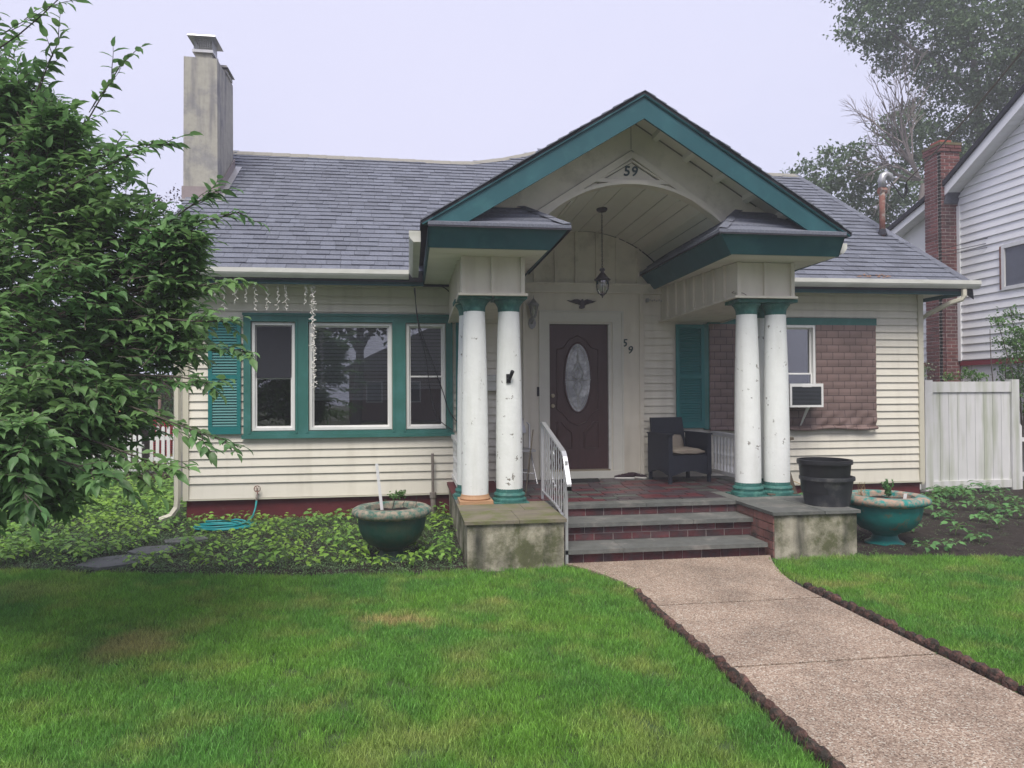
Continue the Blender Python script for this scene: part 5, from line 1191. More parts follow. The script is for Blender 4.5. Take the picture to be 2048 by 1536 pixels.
cable([(1.335, -2.02, 3.06), (1.32, -2.05, 2.98), (1.325, -2.05, 2.88), (1.28, -2.06, 2.84), (1.37, -2.13, 2.83), (1.42, -2.14, 2.80)], .0045, 'brown wire dangling on the inner side of the right porch beam', WIRET, 'wire')
m = MB(); m.box(.93, .96, -.10, -.03, 2.98, 3.03)
for i in range(7): m.lathe([(0, -.014), (.014, 0), (0, .014)], (.95+i*.034, -.07, 3.0+.012*(i % 2)), 6)
tag(m.build('floodlight_holder', GALV), 'small dark fixture high on the siding right of the entry panel', 'fixture')
# service mast
sm = thing('service_mast', 'rusty electric service mast with grey weatherhead rising from the right roof', 'mast', (5.27, .79, 4.25))
m = MB(); m.tube([(5.27, .79, 4.1), (5.27, .79, 5.05)], .045, 12); m.build('mast_pipe', RUST, sm, True)
m = MB(); m.tube([(5.27, .79, 5.03), (5.27, .79, 5.16), (5.29, .79, 5.22), (5.34, .79, 5.25), (5.41, .79, 5.22), (5.43, .79, 5.15)], [.055, .058, .06, .06, .06, .05], 12); m.build('weatherhead', GALV, sm, True)
m = MB(); m.lathe([(.075, 0), (.05, .10)], (5.27, .79, 4.24), 12); m.build('boot', DARKR, sm)
m = MB(); m.tube([(5.22, .79, 4.98), (5.33, .79, 4.98)], .06, 8); m.build('clamp', RUST, sm)
for k in range(3):
    cable([(5.42, .79, 5.16), (5.50+k*.03, .75, 5.0-k*.03), (5.58, .72, 4.86), (5.62+k*.02, .7, 4.95), (5.60, .65, 5.10)], .008, ('black drip loop wire at the weatherhead, innermost', 'black drip loop wire at the weatherhead, middle one', 'black drip loop wire at the weatherhead, outermost')[k], name='wire')
def spanwire(a, b, sag, r_, label):
    a, b = Vector(a), Vector(b); m = MB(); m.tube([a+(b-a)*t-Vector((0, 0, sag*4*t*(1-t))) for t in np.linspace(0, 1, 24)], r_, 5); tag(m.build('utility_wire', WIRE if 'thick' not in label else WIRET), label, 'wire', 'overhead wires')
spanwire((5.60, .65, 5.10), (3.8, -4.6, 5.9), .12, .013, 'thick twisted service cable rising from the mast to the upper right')
spanwire((8.5, 3.4, 4.62), (10.5, .8, 5.2), .05, .007, 'upper thin dark wire crossing the neighbouring white wall')
spanwire((8.5, 3.4, 4.54), (10.5, .8, 5.02), .05, .007, 'middle thin dark wire crossing the neighbouring white wall')
spanwire((8.5, 3.4, 4.48), (10.5, .8, 4.86), .05, .006, 'lowest thin dark wire crossing the neighbouring white wall')

# ================================================================== NEIGHBOUR HOUSE
nb = thing('neighbour_house', 'white vinyl sided neighbouring house with red brick chimney at the right', 'house', (9, 2, 0))
m = MB()
prof = [(3.50, 2.2), (3.50, 5.80), (-2.2, 9.13), (-7.9, 5.80), (-7.9, 2.2)]
m.prism(prof, 9.0, 9.15, 'x'); nw = m.build('wall', NSIDE, nb)
m = MB(); m.box(9.02, 9.14, -7.9, 3.5, -.05, 2.2); m.box(9.02, 9.14, 3.5, 9.2, -.05, 2.2); m.build('foundation', mat('white_foundation', (.66, .65, .68), .7, .08, 3, .2), nb)
m = MB(); m.box(8.975, 9.02, -7.9, 3.5, 2.20, 2.30); m.box(8.975, 9.02, 3.9, 9.2, 2.20, 2.30); m.build('red_trim', mat('red_trim_paint', (.22, .03, .045), .5), nb)
WY0, WY1, WZ0, WZ1 = 1.15, 2.36, 3.66, 4.46
z = 2.32; k = 0; rk = (8.9-5.55)/5.7
while z < 8.7:
    def yr_(q): return 3.5 if q < 5.80 else 3.5-(q-5.80)/.584
    def yl_(q): return -7.9 if q < 5.80 else -7.9+(q-5.80)/.584
    zt_ = z+.162
    if z+.16 > WZ0-.04 and z < WZ1+.04: segs = [((yl_(z), WY0-.02), (yl_(zt_), WY0-.02)), ((WY1+.02, yr_(z)), (WY1+.02, yr_(zt_)))]
    else: segs = [((yl_(z), yr_(z)), (yl_(zt_), yr_(zt_)))]
    for (a, b), (c, d) in segs:
        if b-a > .1 and d > c:
            q = MB(); q.hexa([(8.966, a, z), (9.0, a, z), (9.0, b, z), (8.966, b, z), (8.995, c, zt_), (9.0, c, zt_), (9.0, d, zt_), (8.995, d, zt_)]); q.build('siding_board', NSIDE, nw)
    z += .162
m = MB(); m.box(8.95, 9.0, 3.44, 3.52, 2.3, 5.55); m.build('corner_board', NSIDE, nb)
m = MB(); m.prism([(3.52, 2.2), (3.52, 5.2), (4.0, 5.72), (4.9, 5.60), (9.2, 4.0), (9.2, 2.2)], 9.02, 9.12, 'x'); rw = m.build('rear_wall', NSIDE, nb)
for i in range(16):
    z = 2.32+i*.162; q = MB(); q.hexa([(8.995, 3.9, z), (9.02, 3.9, z), (9.02, 9.2, z), (8.995, 9.2, z), (9.012, 3.9, z+.16), (9.02, 3.9, z+.16), (9.02, 9.2, z+.16), (9.012, 9.2, z+.16)]); q.build('siding_board', NSIDE, rw)
def rake(y0, z0, y1, z1, x0, out, hb, nm_r, par, th=.10):
    # roof slab, fascia and soffit following a rake in a plane of constant x
    m = MB(); m.hexa([(x0-out-.05, y0, z0), (x0+5, y0, z0), (x0+5, y1, z1), (x0-out-.05, y1, z1), (x0-out-.05, y0, z0+th), (x0+5, y0, z0+th), (x0+5, y1, z1+th), (x0-out-.05, y1, z1+th)]); m.build('roof', DARKR, par)
    m = MB(); m.hexa([(x0-out, y0, z0-hb), (x0-out+.02, y0, z0-hb), (x0-out+.02, y1, z1-hb), (x0-out, y1, z1-hb), (x0-out, y0, z0-.002), (x0-out+.02, y0, z0-.002), (x0-out+.02, y1, z1-.002), (x0-out, y1, z1-.002)]); m.build('rake_board', NSIDE, par)
    n = max(3, int(math.hypot(y1-y0, z1-z0)/.11)); n = min(n, 60)
    q = MB()
    for i in range(n):
        t0, t1 = (i+.03)/n, (i+.97)/n
        q.hexa([(x0-out+.02, y0+(y1-y0)*t0, z0+(z1-z0)*t0-hb+.02), (x0-.01, y0+(y1-y0)*t0, z0+(z1-z0)*t0-hb+.02), (x0-.01, y0+(y1-y0)*t1, z0+(z1-z0)*t1-hb+.02), (x0-out+.02, y0+(y1-y0)*t1, z0+(z1-z0)*t1-hb+.02), (x0-out+.02, y0+(y1-y0)*t0, z0+(z1-z0)*t0-hb+.03), (x0-.01, y0+(y1-y0)*t0, z0+(z1-z0)*t0-hb+.03), (x0-.01, y0+(y1-y0)*t1, z0+(z1-z0)*t1-hb+.03), (x0-out+.02, y0+(y1-y0)*t1, z0+(z1-z0)*t1-hb+.03)])
    o = q.build('soffit_panels', NSIDE, par); o['kind'] = 'stuff'
rake(3.95, 5.72, -2.2, 9.32, 9.0, .32, .20, 'roof', nb)
rake(-8.35, 5.72, -2.2, 9.32, 9.0, .32, .20, 'roof', nb)
rake(9.4, 4.05, 4.0, 5.85, 9.02, .30, .16, 'roof', nb)
# neighbour window
m = MB(); m.box(8.95, 9.02, WY0-.04, WY0+.03, WZ0-.04, WZ1+.04); m.box(8.95, 9.02, WY1-.03, WY1+.04, WZ0-.04, WZ1+.04); m.box(8.95, 9.02, WY0+.03, WY1-.03, WZ0-.04, WZ0+.03); m.box(8.95, 9.02, WY0+.03, WY1-.03, WZ1-.03, WZ1+.04)
w_ = m.build('window', WHITE, nb); m = MB(); m.box(8.985, 8.99, WY0+.03, WY1-.03, WZ0+.03, WZ1-.03); m.build('pane', mat('screened_pane', (.10, .11, .14), .35, .1, 8, spec=.6), w_)
m = MB(); m.box(8.945, 8.965, WY1+.042, WY1+.075, WZ0-.02, WZ1+.02); m.build('rusty_strip', RUST, w_)
# brick chimney: every brick of the lit faces, 300 as parts and the rest joined
CXa, CXb, CYa, CYb, CZt = 8.60, 9.05, 3.52, 4.0, 6.92
m = MB(); m.box(CXa+.007, CXb-.007, CYa+.007, CYb-.007, 0, CZt-.05); chn = m.build('chimney', MORTN, nb)
bricks = []
z = 1.7; k = 0
while z < CZt-.08:
    cor = .0 if z < CZt-.28 else .025
    xs_ = [CXa-cor, CXa+.10, CXa+.31, CXb+cor] if k % 2 else [CXa-cor, CXa+.205, CXb+cor]
    for a, b in zip(xs_, xs_[1:]): bricks.append((a+.007, b-.007, CYa-cor+ur(-.003, .003), CYa+.1, z+.006, z+.064))
    ys_ = [CYa-cor+.1, CYa+.31, CYb+cor] if k % 2 else [CYa+.1-cor, CYa+.21, CYb+cor]
    for a, b in zip(ys_, ys_[1:]): bricks.append((CXa-cor+ur(-.003, .003), CXa+.1, a+.007, b-.007, z+.006, z+.064))
    z += .0735; k += 1
bricks.sort(key=lambda b: -b[4])
for b in bricks[:300]:
    q = MB(); q.box(*b); q.build('brick', BRICKN, chn)
if len(bricks) > 300:
    q = MB()
    for b in bricks[300:]: q.box(*b, rnd=rnd()*.98+.01)
    o = q.build('lower_bricks', BRICKN, chn); o['kind'] = 'stuff'
m = MB(); m.box(CXa-.03, CXb+.03, CYa-.03, CYb+.03, CZt-.08, CZt-.03); m.build('chimney_crown', mat('mossy_crown', (.14, .12, .07), .9, .3, 10), chn)
m = MB(); m.box(CXa+.08, CXa+.34, CYa+.1, CYb-.1, CZt-.03, CZt+.06); m.build('flue', mat('clay_flue', (.32, .09, .07), .8), chn)
m = MB(); m.hexa([(8.66, 3.50, 5.6), (9.05, 3.50, 5.6), (9.05, 3.52, 5.6), (8.66, 3.52, 5.6), (8.72, 3.44, 6.02), (9.08, 3.40, 6.12), (9.08, 3.5, 6.12), (8.72, 3.5, 6.02)]); m.build('flashing', mat('tar_flashing', (.09, .095, .115), .6, .4, 14), chn)
cable([(8.55, 3.6, 4.35), (8.62, 3.48, 3.9), (8.63, 3.47, 3.4), (8.62, 3.47, 2.9), (8.64, 3.47, 2.3), (8.62, 3.48, 1.8)], .008, 'dark red cable running down the neighbouring brick chimney', mat('red_cable', (.10, .02, .025), .5))

# ================================================================== FENCES
pf = thing('privacy_fence', 'weathered white vinyl privacy fence panel between house and neighbour', 'fence', (6.8, .75, 0))
def post(x, y, w, h, par, mt=PVC, nm='post'):
    m = MB(); m.box(x-w/2, x+w/2, y-w/2, y+w/2, -.05, h); m.build(nm, mt, par)
post(6.03, .80, .14, 1.86, pf); post(7.64, .80, .14, 1.87, pf)
m = MB(); m.box(6.10, 7.57, .75, .80, 1.66, 1.835); m.build('top_rail', PVC, pf); m = MB(); m.box(6.10, 7.57, .75, .80, .06, .19); m.build('bottom_rail', PVC, pf)
n = 9
for i in range(n):
    a = 6.10+i*1.47/n; b = a+1.47/n; q = MB()
    q.hexa([(a+.003, .775, .19), (b-.003, .775, .19), (b-.003, .80, .19), (a+.003, .80, .19), (a+.003, .775, 1.66), (b-.003, .775, 1.66), (b-.003, .80, 1.66), (a+.003, .80, 1.66)]); q.build('fence_board', PVC, pf)
m = MB(); m.box(5.40, 5.95, .83, .87, .05, 1.20); m.build('side_board', PVC, pf)
m = MB(); m.box(5.36, 5.48, 2.0, 2.06, 0, 1.75); m.build('gate_leaf', BLACK, pf)
def picket_fence(p0, p1, n, h, label, round_top=True, rails=(.3, .8), group=None):
    p0, p1 = Vector(p0), Vector(p1); d_ = p1-p0; L_ = d_.length; a = math.atan2(d_.y, d_.x)
    t = thing('picket_fence', label, 'fence', tuple(p0), group)
    w = L_/n*.56
    tp_ = [(w/2*math.cos(k), h-w/2+w/2*math.sin(k)) for k in np.linspace(0, PI, 7)] if round_top else [(w/2, h-.05), (0, h), (-w/2, h-.05)]
    q = MB(); q.prism([(-w/2, 0), (w/2, 0)]+tp_, -.012, .012, 'y'); me = q.mesh('picket', PICK)
    for i in range(n): o = link('picket', me, t, tuple(p0+d_*((i+.5)/n)), (ur(-.01, .01), ur(-.008, .008), a))
    c, s = math.cos(a), math.sin(a)
    for z_ in rails:
        q = MB(); q.hexa([(p0.x-s*y_+c*x_, p0.y+c*y_+s*x_, p0.z+zz) for zz in (z_*h, z_*h+.07) for x_, y_ in ((0, .012), (L_, .012), (L_, .045), (0, .045))]); q.build('rail', PICK, t)
    return t
picket_fence((7.74, .85, 0), (9.0, .75, 0), 9, 1.13, 'white picket fence at the right edge beyond the vinyl panel', False, (.2, .72))
picket_fence((-11.6, 4.75, 0), (-7.45, 4.55, 0), 40, .93, 'long white picket fence behind the left garden bed under the tree', True, (.25, .72), 'white picket fences at the left')
picket_fence((-7.42, 4.75, .12), (-5.6, 4.9, .12), 18, .95, 'short raised white picket fence with red netting behind it', True, (.3, .72), 'white picket fences at the left')
m = MB(); m.box(-7.6, -5.4, 4.02, 4.20, -.05, .22); tag(m.build('bed_timber', TIMBER), 'dark timber edging of the raised bed before the short picket fence', 'timber')
m = MB(); m.quad((-7.6, 4.2, .18), (-5.4, 4.2, .18), (-5.4, 5.4, .2), (-7.6, 5.4, .2)); tag(m.build('raised_soil', SOIL), kind='structure')
rn = MB(); a0, a1 = (-7.48, 5.2), (-5.5, 5.2)
for i in range(50):
    x = a0[0]+(a1[0]-a0[0])*i/49; rn.box(x-.004, x+.004, 5.2, 5.204, .25, 1.17)
for i in range(22):
    z = .25+i*.044; rn.box(a0[0], a1[0], 5.205, 5.209, z-.004, z+.004)
o = rn.build('safety_netting', mat('red_plastic_net', (.42, .02, .04), .5)); tag(o, 'red plastic netting stretched behind the short picket fence', 'netting')
m = MB(); m.tube([(-7.42, 5.2, 0), (-7.36, 5.2, 1.72)], .03, 8); tag(m.build('wooden_pole', mat('pink_grey_pole', (.30, .20, .18), .8)), 'pinkish wooden pole standing at the end of the red netting', 'pole')
m = MB()
for x, z in ((-8.9, 1.55), (-8.72, 1.3), (-8.6, 1.2)): m.box(x-.13, x+.13, 7.0, 7.2, z-.12, z+.12)
o = m.build('terracotta_panel', mat('orange_panel', (.75, .42, .22), .7)); tag(o, 'orange tan panel glimpsed through the leaves behind the left fence', 'panel')

# ================================================================== VEGETATION
def leaf_template(droop=.15, fold=.25, w=.5):
    """unit leaf along +x: ovate with a pointed tip, folded along its midrib"""
    mid = [(0, 0, 0), (.35, 0, -.02), (.7, 0, -.07*droop/.15), (1, 0, -.18*droop/.15)]
    L_ = [(.10, w*.34, fold*.08), (.40, w*.5, fold*.14), (.74, w*.27, fold*.04-.05)]
    R_ = [(a, -b, c) for a, b, c in L_]
    v = mid+L_+R_
    f_ = [(0, 1, 4), (1, 5, 4), (1, 2, 6, 5), (2, 3, 6), (0, 7, 1), (1, 7, 8), (1, 8, 9, 2), (2, 9, 3)]
    return np.array(v, float), f_
def leaves_mesh(name, P, D, U, S, mt, template, rv=None):
    """P positions, D directions, U up-hints, S sizes -> one mesh of leaves"""
    tv, tf = template; P = np.asarray(P, float); D = np.asarray(D, float); U = np.asarray(U, float); S = np.asarray(S, float)
    D /= np.linalg.norm(D, axis=1)[:, None]+1e-9; Y = np.cross(U, D); Y /= np.linalg.norm(Y, axis=1)[:, None]+1e-9; Z = np.cross(D, Y)
    V = P[:, None, :]+S[:, None, None]*(tv[None, :, 0:1]*D[:, None, :]+tv[None, :, 1:2]*Y[:, None, :]+tv[None, :, 2:3]*Z[:, None, :])
    n, k = len(P), len(tv); V = V.reshape(-1, 3)
    loops = []; starts = []; tot = []
    base = np.concatenate([np.array(q) for q in tf]); lens = np.array([len(q) for q in tf])
    li = (base[None, :]+(np.arange(n)*k)[:, None]).reshape(-1); tl = np.tile(lens, n); st = np.concatenate([[0], np.cumsum(tl)[:-1]])
    me = bpy.data.meshes.new(name); me.vertices.add(len(V)); me.vertices.foreach_set('co', V.reshape(-1)); me.loops.add(len(li)); me.loops.foreach_set('vertex_index', li.astype(np.int32))
    me.polygons.add(len(tl)); me.polygons.foreach_set('loop_start', st.astype(np.int32)); me.polygons.foreach_set('loop_total', tl.astype(np.int32))
    at = me.attributes.new('rnd', 'FLOAT', 'FACE'); rr = np.random.rand(n) if rv is None else np.asarray(rv); at.data.foreach_set('value', np.repeat(rr, len(tf)).astype(np.float32))
    me.materials.append(mt); me.update(calc_edges=True); me.validate(); return me
TLEAF = leaf_template(.2, .3, .46)
TBROAD = leaf_template(.25, .2, .85)
TSMALL = (np.array([(0, 0, 0), (.5, .28, .05), (1, 0, -.08), (.5, -.28, .05)], float), [(0, 2, 1), (0, 3, 2)])
def limb(m, a, b, r0, r1, wob=.08, n=8, sides=7, sag=0.):
    a, b = Vector(a), Vector(b); L_ = (b-a).length; pts = []; o1 = Vector((ur(-1, 1), ur(-1, 1), ur(-1, 1)))*wob*L_; o2 = Vector((ur(-1, 1), ur(-1, 1), ur(-1, 1)))*wob*L_*.5
    for i in range(n+1):
        t = i/n; pts.append(a+(b-a)*t+o1*math.sin(PI*t)+o2*math.sin(2*PI*t)-Vector((0, 0, sag*L_*math.sin(PI*t))))
    m.tube(pts, [r0+(r1-r0)*(i/n)**.8 for i in range(n+1)], sides); return pts

# --- cherry tree at the left: trunk just outside the frame, limbs reaching to the right
ct = thing('cherry_tree', 'leafy green cherry tree overhanging the left bed and lawn', 'tree', (-6.7, -4.3, 0))
tk = MB(); trunk = limb(tk, (-6.7, -4.3, -.1), (-6.55, -4.3, 1.5), .13, .11, .03, 6, 10); limb(tk, (-6.55, -4.3, 1.5), (-6.3, -4.2, 4.8), .10, .03, .05, 10, 8)
tk.build('trunk', BARK, ct, True)
lobes = [(-5.15, -4.42, 3.32, .49), (-4.68, -4.69, 3.01, .44), (-5.11, -4.63, 3.69, .27), (-4.36, -4.84, 2.75, .36), (-4.02, -4.99, 2.57, .24), (-4.18, -4.75, 2.13, .34), (-4.71, -4.88, 2.25, .58),
         (-4.55, -5.41, 1.62, .34), (-4.30, -5.14, 1.56, .26), (-4.45, -5.95, 1.42, .2), (-4.75, -5.6, 1.30, .35), (-4.45, -5.45, 1.22, .2), (-3.92, -5.1, 2.42, .17), (-3.95, -5.1, 2.05, .2), (-3.86, -5.15, 2.62, .13), (-5.1, -5.2, 1.5, .4), (-6.2, -4.06, 2.95, 1.1), (-5.9, -4.69, 1.35, .6), (-6.2, -3.87, 4.1, .8), (-4.72, -4.9, 3.38, .17), (-5.3, -4.3, 2.6, .6), (-5.0, -4.0, 1.9, .6)]
sprigs = [((-4.71, -4.89, 3.19), (-4.27, -4.96, 3.86)), ((-5.32, -5.01, 3.68), (-4.56, -5.12, 4.18)), ((-4.93, -4.86, 3.35), (-4.68, -4.9, 4.0)), ((-4.07, -5.08, 2.71), (-3.46, -5.37, 2.8)), ((-3.97, -5.09, 2.36), (-3.46, -5.37, 2.39)),
          ((-3.94, -5.19, 1.97), (-3.41, -5.47, 1.96)), ((-4.0, -5.28, 1.57), (-3.49, -5.55, 1.42)), ((-4.13, -5.46, 1.38), (-3.77, -5.61, 1.27)), ((-3.97, -5.09, 2.8), (-3.63, -5.25, 2.95)), ((-4.45, -5.92, 1.42), (-4.25, -6.15, 1.18)),
          ((-3.94, -5.19, 2.16), (-3.48, -5.46, 2.13)), ((-4.42, -4.93, 3.28), (-3.96, -5.1, 3.29)), ((-4.46, -5.71, 1.4), (-3.94, -5.89, 1.25)), ((-4.03, -5.17, 1.79), (-3.58, -5.44, 1.75)), ((-4.2, -5.0, 2.5), (-3.75, -5.3, 2.62)),
          ((-4.3, -5.3, 1.35), (-3.95, -5.5, 1.2)), ((-4.6, -5.7, 1.5), (-4.35, -6.0, 1.15)), ((-4.5, -5.1, 3.0), (-4.1, -5.3, 3.15))]
br = MB(); LP, LD, LU, LS = [], [], [], []
def spray(a, b, nleaf, size):
    """a twig with leaves set alternately along it"""
    a, b = Vector(a), Vector(b); pts = limb(br, a, b, .0035, .0015, .06, 5, 4)
    ax = (b-a).normalized(); side = ax.cross(Vector((0, 0, 1)));
    side = side.normalized() if side.length > .01 else Vector((1, 0, 0))
    for i in range(nleaf):
        t = .12+.88*i/max(1, nleaf-1); p = a+(b-a)*t; j = min(5, int(t*5)); q = pts[j]+(pts[min(j+1, 5)]-pts[j])*(t*5-j)
        s = 1 if i % 2 else -1
        d_ = (ax*ur(.35, .8)+side*s*ur(.5, 1)+Vector((ur(-.2, .2), ur(-.2, .2), ur(-.6, .3))))
        if i == nleaf-1: d_ = ax+Vector((0, 0, -.3))
        up = Vector((ur(-.6, .6), ur(-.8, .4), 1)); LP.append(q); LD.append(d_); LU.append(up); LS.append(size*ur(.65, 1.15))
hub = {}
def crown_point(lb):
    x, y, z, r_ = lb
    while True:
        v = Vector((ur(-1, 1), ur(-1, 1), ur(-1, 1)))
        if v.length < 1: return Vector((x, y, z))+v*r_
for lb in lobes:
    c = Vector(lb[:3]); k = max(0, min(6, int((c.z-.6)/.6))); st = Vector((-6.6+.05*k, -4.28, max(.9, c.z-.9)))
    limb(br, st, c, .035, .012, .06, 8, 6, -.04)
    n = int(46+680*lb[3]**2.0) if lb[3] < 1 else 420
    for i in range(n):
        e = crown_point(lb); out = (e-Vector((-6.5, -4.2, 2.0))).normalized(); dr = (out*.8+Vector((ur(-.8, .8), ur(-.8, .7), ur(-.4, .8)))).normalized(); L_ = ur(.16, .34)
        spray(e-dr*L_*.6, e+dr*L_*.4, random.randint(7, 12), .088)
for a, b in sprigs:
    a, b = Vector(a), Vector(b); limb(br, a-(b-a)*.8, b, .010, .003, .03, 8, 5)
    for t in np.linspace(-.2, .98, 9):
        p = a+(b-a)*t; dr = ((b-a).normalized()+Vector((ur(-.5, .5), ur(-.5, .5), ur(-.5, .4)))).normalized(); spray(p, p+dr*ur(.10, .2), random.randint(4, 7), .092)
    spray(b-(b-a)*.5, b, 9, .092)
br.build('branches', BARK, ct)
LP = np.array(LP); LD = np.array(LD); LU = np.array(LU); LS = np.array(LS)
dist = np.linalg.norm(LP-np.array(CAM), axis=1); inview = (LP[:, 0]-CAM.x) > -.78*(LP[:, 1]-CAM.y)
order = np.argsort(np.where(inview, dist, 99)); near, far = order[:300], order[300:]
one = leaves_mesh('leaf', [(0, 0, 0)], [(1, 0, 0)], [(0, 0, 1)], [1.], LCHER, TLEAF, [0.])
for i in near:
    d_ = Vector(LD[i]).normalized(); Y_ = Vector(LU[i]).cross(d_).normalized(); Z_ = d_.cross(Y_); rm = Matrix((d_, Y_, Z_)).transposed()
    link('leaf', one, ct, tuple(LP[i]), rm.to_euler(), float(LS[i]))
o = link('crown', leaves_mesh('crown', LP[far], LD[far], LU[far], LS[far], LCHER, TLEAF), ct); o['kind'] = 'stuff'
print('cherry leaves', len(LP))

# --- lobe trees further away
def lobe_crown(lobs, dens, size, mt, tmpl, name, par, clump=.35, seedv=1):
    rs = np.random.RandomState(seedv); P, D, U, S = [], [], [], []
    for (x, y, z, r_) in lobs:
        nc = int(dens*r_**2)+3
        for c in range(nc):
            v = rs.normal(size=3); v /= np.linalg.norm(v); q = r_*rs.uniform(.35, 1.08)**.6; cc = np.array((x, y, z))+v*q*np.array((1, 1, .85)); k = rs.randint(14, 30)
            o_ = rs.normal(size=(k, 3))*clump*np.array((.5, .5, .28)); P.append(cc+o_); dd = rs.normal(size=(k, 3)); dd[:, 2] -= .3; D.append(dd); uu = rs.normal(size=(k, 3))*.5; uu[:, 2] += 1; U.append(uu); S.append(size*rs.uniform(.6, 1.3, k))
    me = leaves_mesh(name, np.concatenate(P), np.concatenate(D), np.concatenate(U), np.concatenate(S), mt, tmpl); o = link(name, me, par); o['kind'] = 'stuff'; return o
ok = thing('oak_tree', 'huge hazy green tree rising behind the neighbouring house', 'tree', (20.6, 15, 0))
oak = [(14.41, 13.81, 15.16, 1.2), (16.85, 14.47, 15.2, 1.9), (18.3, 13.26, 14.14, 2.1), (20.12, 12.98, 15.04, 2.3), (17.97, 14.34, 12.24, 1.6), (15.4, 13.74, 11.3, .9), (12.96, 13.08, 9.63, 1.0), (11.6, 13.31, 9.3, .7), (14.75, 13.83, 9.0, 1.15), (17.21, 14.47, 10.05, 1.5),
       (19.28, 14.17, 10.24, 1.9), (21.16, 13.88, 11.94, 2.1), (15.38, 13.75, 7.93, 1.1), (23.24, 13.55, 14.21, 3.2), (17.99, 14.26, 18.42, 2.8), (14.69, 13.75, 17.45, 1.9), (10.7, 13.44, 9.1, .4), (13.21, 14.06, 8.67, .9), (17.5, 15, 7.6, 1.5), (20, 15, 7.4, 1.8)]
tb = MB(); limb(tb, (20.8, 15.1, -.2), (20.5, 15.0, 8.6), .5, .3, .03, 8, 10); hubp = Vector((20.4, 15, 8.2))
limbs_ = [((20.5, 15, 6.5), (17.8, 14.4, 9.9), .22, .12), ((17.8, 14.4, 9.9), (15.4, 13.7, 10.5), .12, .05), ((17.8, 14.4, 9.7), (12.8, 13.1, 9.5), .11, .03), ((20.5, 15, 8.3), (19.1, 14.2, 12.7), .22, .14), ((19.1, 14.2, 12.7), (17, 14.4, 14.4), .14, .07), ((19.1, 14.2, 12.7), (14.7, 13.8, 15.1), .11, .04),
          ((20.5, 15, 8.3), (21, 13.9, 12.5), .25, .14), ((21, 13.9, 12.5), (20.1, 13, 15), .14, .06), ((21, 13.9, 12.5), (23.2, 13.6, 14.2), .14, .06), ((17.8, 14.4, 8.3), (15.4, 13.8, 7.9), .08, .03), ((20.5, 15, 6), (17.9, 14.4, 8.5), .16, .09), ((19.1, 14.2, 12.7), (18, 14.3, 18), .14, .05)]
for a, b, c, d_ in limbs_: limb(tb, a, b, c, d_, .06, 8, 7)
tb.build('trunk', BARKL, ok, True)
lobe_crown(oak, 60, .165, LOAK, TSMALL, 'crown', ok, .36, 3)
# dead, leafless twigs in front of it
dt = thing('bare_tree', 'leafless grey twiggy branches beside the big green tree', 'tree', (15.2, 12.5, 0))
db = MB()
def twig(p, d_, L_, r_, dep):
    q = p+d_*L_; db.tube([p, p+(q-p)*.5+Vector((ur(-1, 1), ur(-1, 1), ur(-1, 1)))*L_*.06, q], [r_, r_*.8, r_*.6], 4, False)
    if dep == 0: return
    for k in range(random.choice((2, 3, 3))):
        nd = (d_+Vector((ur(-.8, .8), ur(-.4, .4), ur(-.6, .75)))*.8).normalized(); twig(p+(q-p)*ur(.45, 1), nd, L_*ur(.62, .85), r_*.62, dep-1)
limb(db, (16.2, 12.8, 0), (15.1, 12.2, 8.8), .2, .08, .03, 8, 8)
for (d0, l0) in (((-.9, -.2, .35), 1.3), ((-.75, -.2, .8), 1.35), ((-.45, 0, 1.0), 1.35), ((-.95, -.1, .1), 1.1), ((-.6, -.2, .9), 1.6)):
    twig(Vector((14.9, 12.1, 8.9)), Vector(d0).normalized(), l0, .06, 5)
db.build('branches', mat('dead_bark', (.22, .19, .18), .9), dt)
# trees and hedge behind the left garden
pt = thing('plum_tree', 'dark purple leaved plum tree behind the left end of the house', 'tree', (-8.3, 6.2, 0))
tb = MB(); limb(tb, (-8.3, 6.2, 0), (-8.1, 6.1, 3.4), .12, .06, .04, 8, 8); limb(tb, (-8.2, 6.1, 2.6), (-7.5, 6.0, 5.2), .06, .02, .05, 6, 6); tb.build('trunk', BARK, pt)
lobe_crown([(-7.6, 6.01, 5.5, .62), (-7.84, 6.06, 4.53, .85), (-8.47, 6.17, 3.69, .95), (-7.53, 6.03, 3.26, .63), (-9.32, 6.78, 4.85, 1.0), (-10.88, 7.52, 4.28, 1.3)], 90, .065, LPLUM, TSMALL, 'crown', pt, .22, 4)
hg = thing('hedge', 'dense dark green hedge behind the left picket fence', 'hedge', (-9.5, 8.5, 0))
tb = MB()
for i in range(16): x = -13.2+i*.42; limb(tb, (x, 8.5+ur(-.2, .2), 0), (x+ur(-.2, .2), 8.5, 2.4), .035, .015, .05, 5, 5)
tb.build('stems', BARK, hg)
lobe_crown([(-7.5, 8.4, 2.4, .7), (-8.57, 8.3, 2.99, .8), (-9.4, 8.34, 2.62, .84), (-10.6, 8.75, 2.7, .99), (-12.04, 9.0, 2.6, 1.15), (-8.0, 8.5, 1.7, .55), (-13.3, 9, 2.6, 1.1), (-7.0, 8.9, 1.9, .6), (-9.6, 9.2, 1.4, .9), (-11.4, 9.4, 1.3, .9), (-8.2, 9.3, .9, .7), (-6.6, 9.2, .8, .7), (-13, 9.4, 1.2, 1.)], 100, .085, LHEDGE, TSMALL, 'crown', hg, .25, 5)
m = MB(); m.box(-16, -5.6, 10.0, 10.3, 0, 2.2); tag(m.build('back_fence', TIMBER), 'dark board fence far behind the left hedge', 'fence')
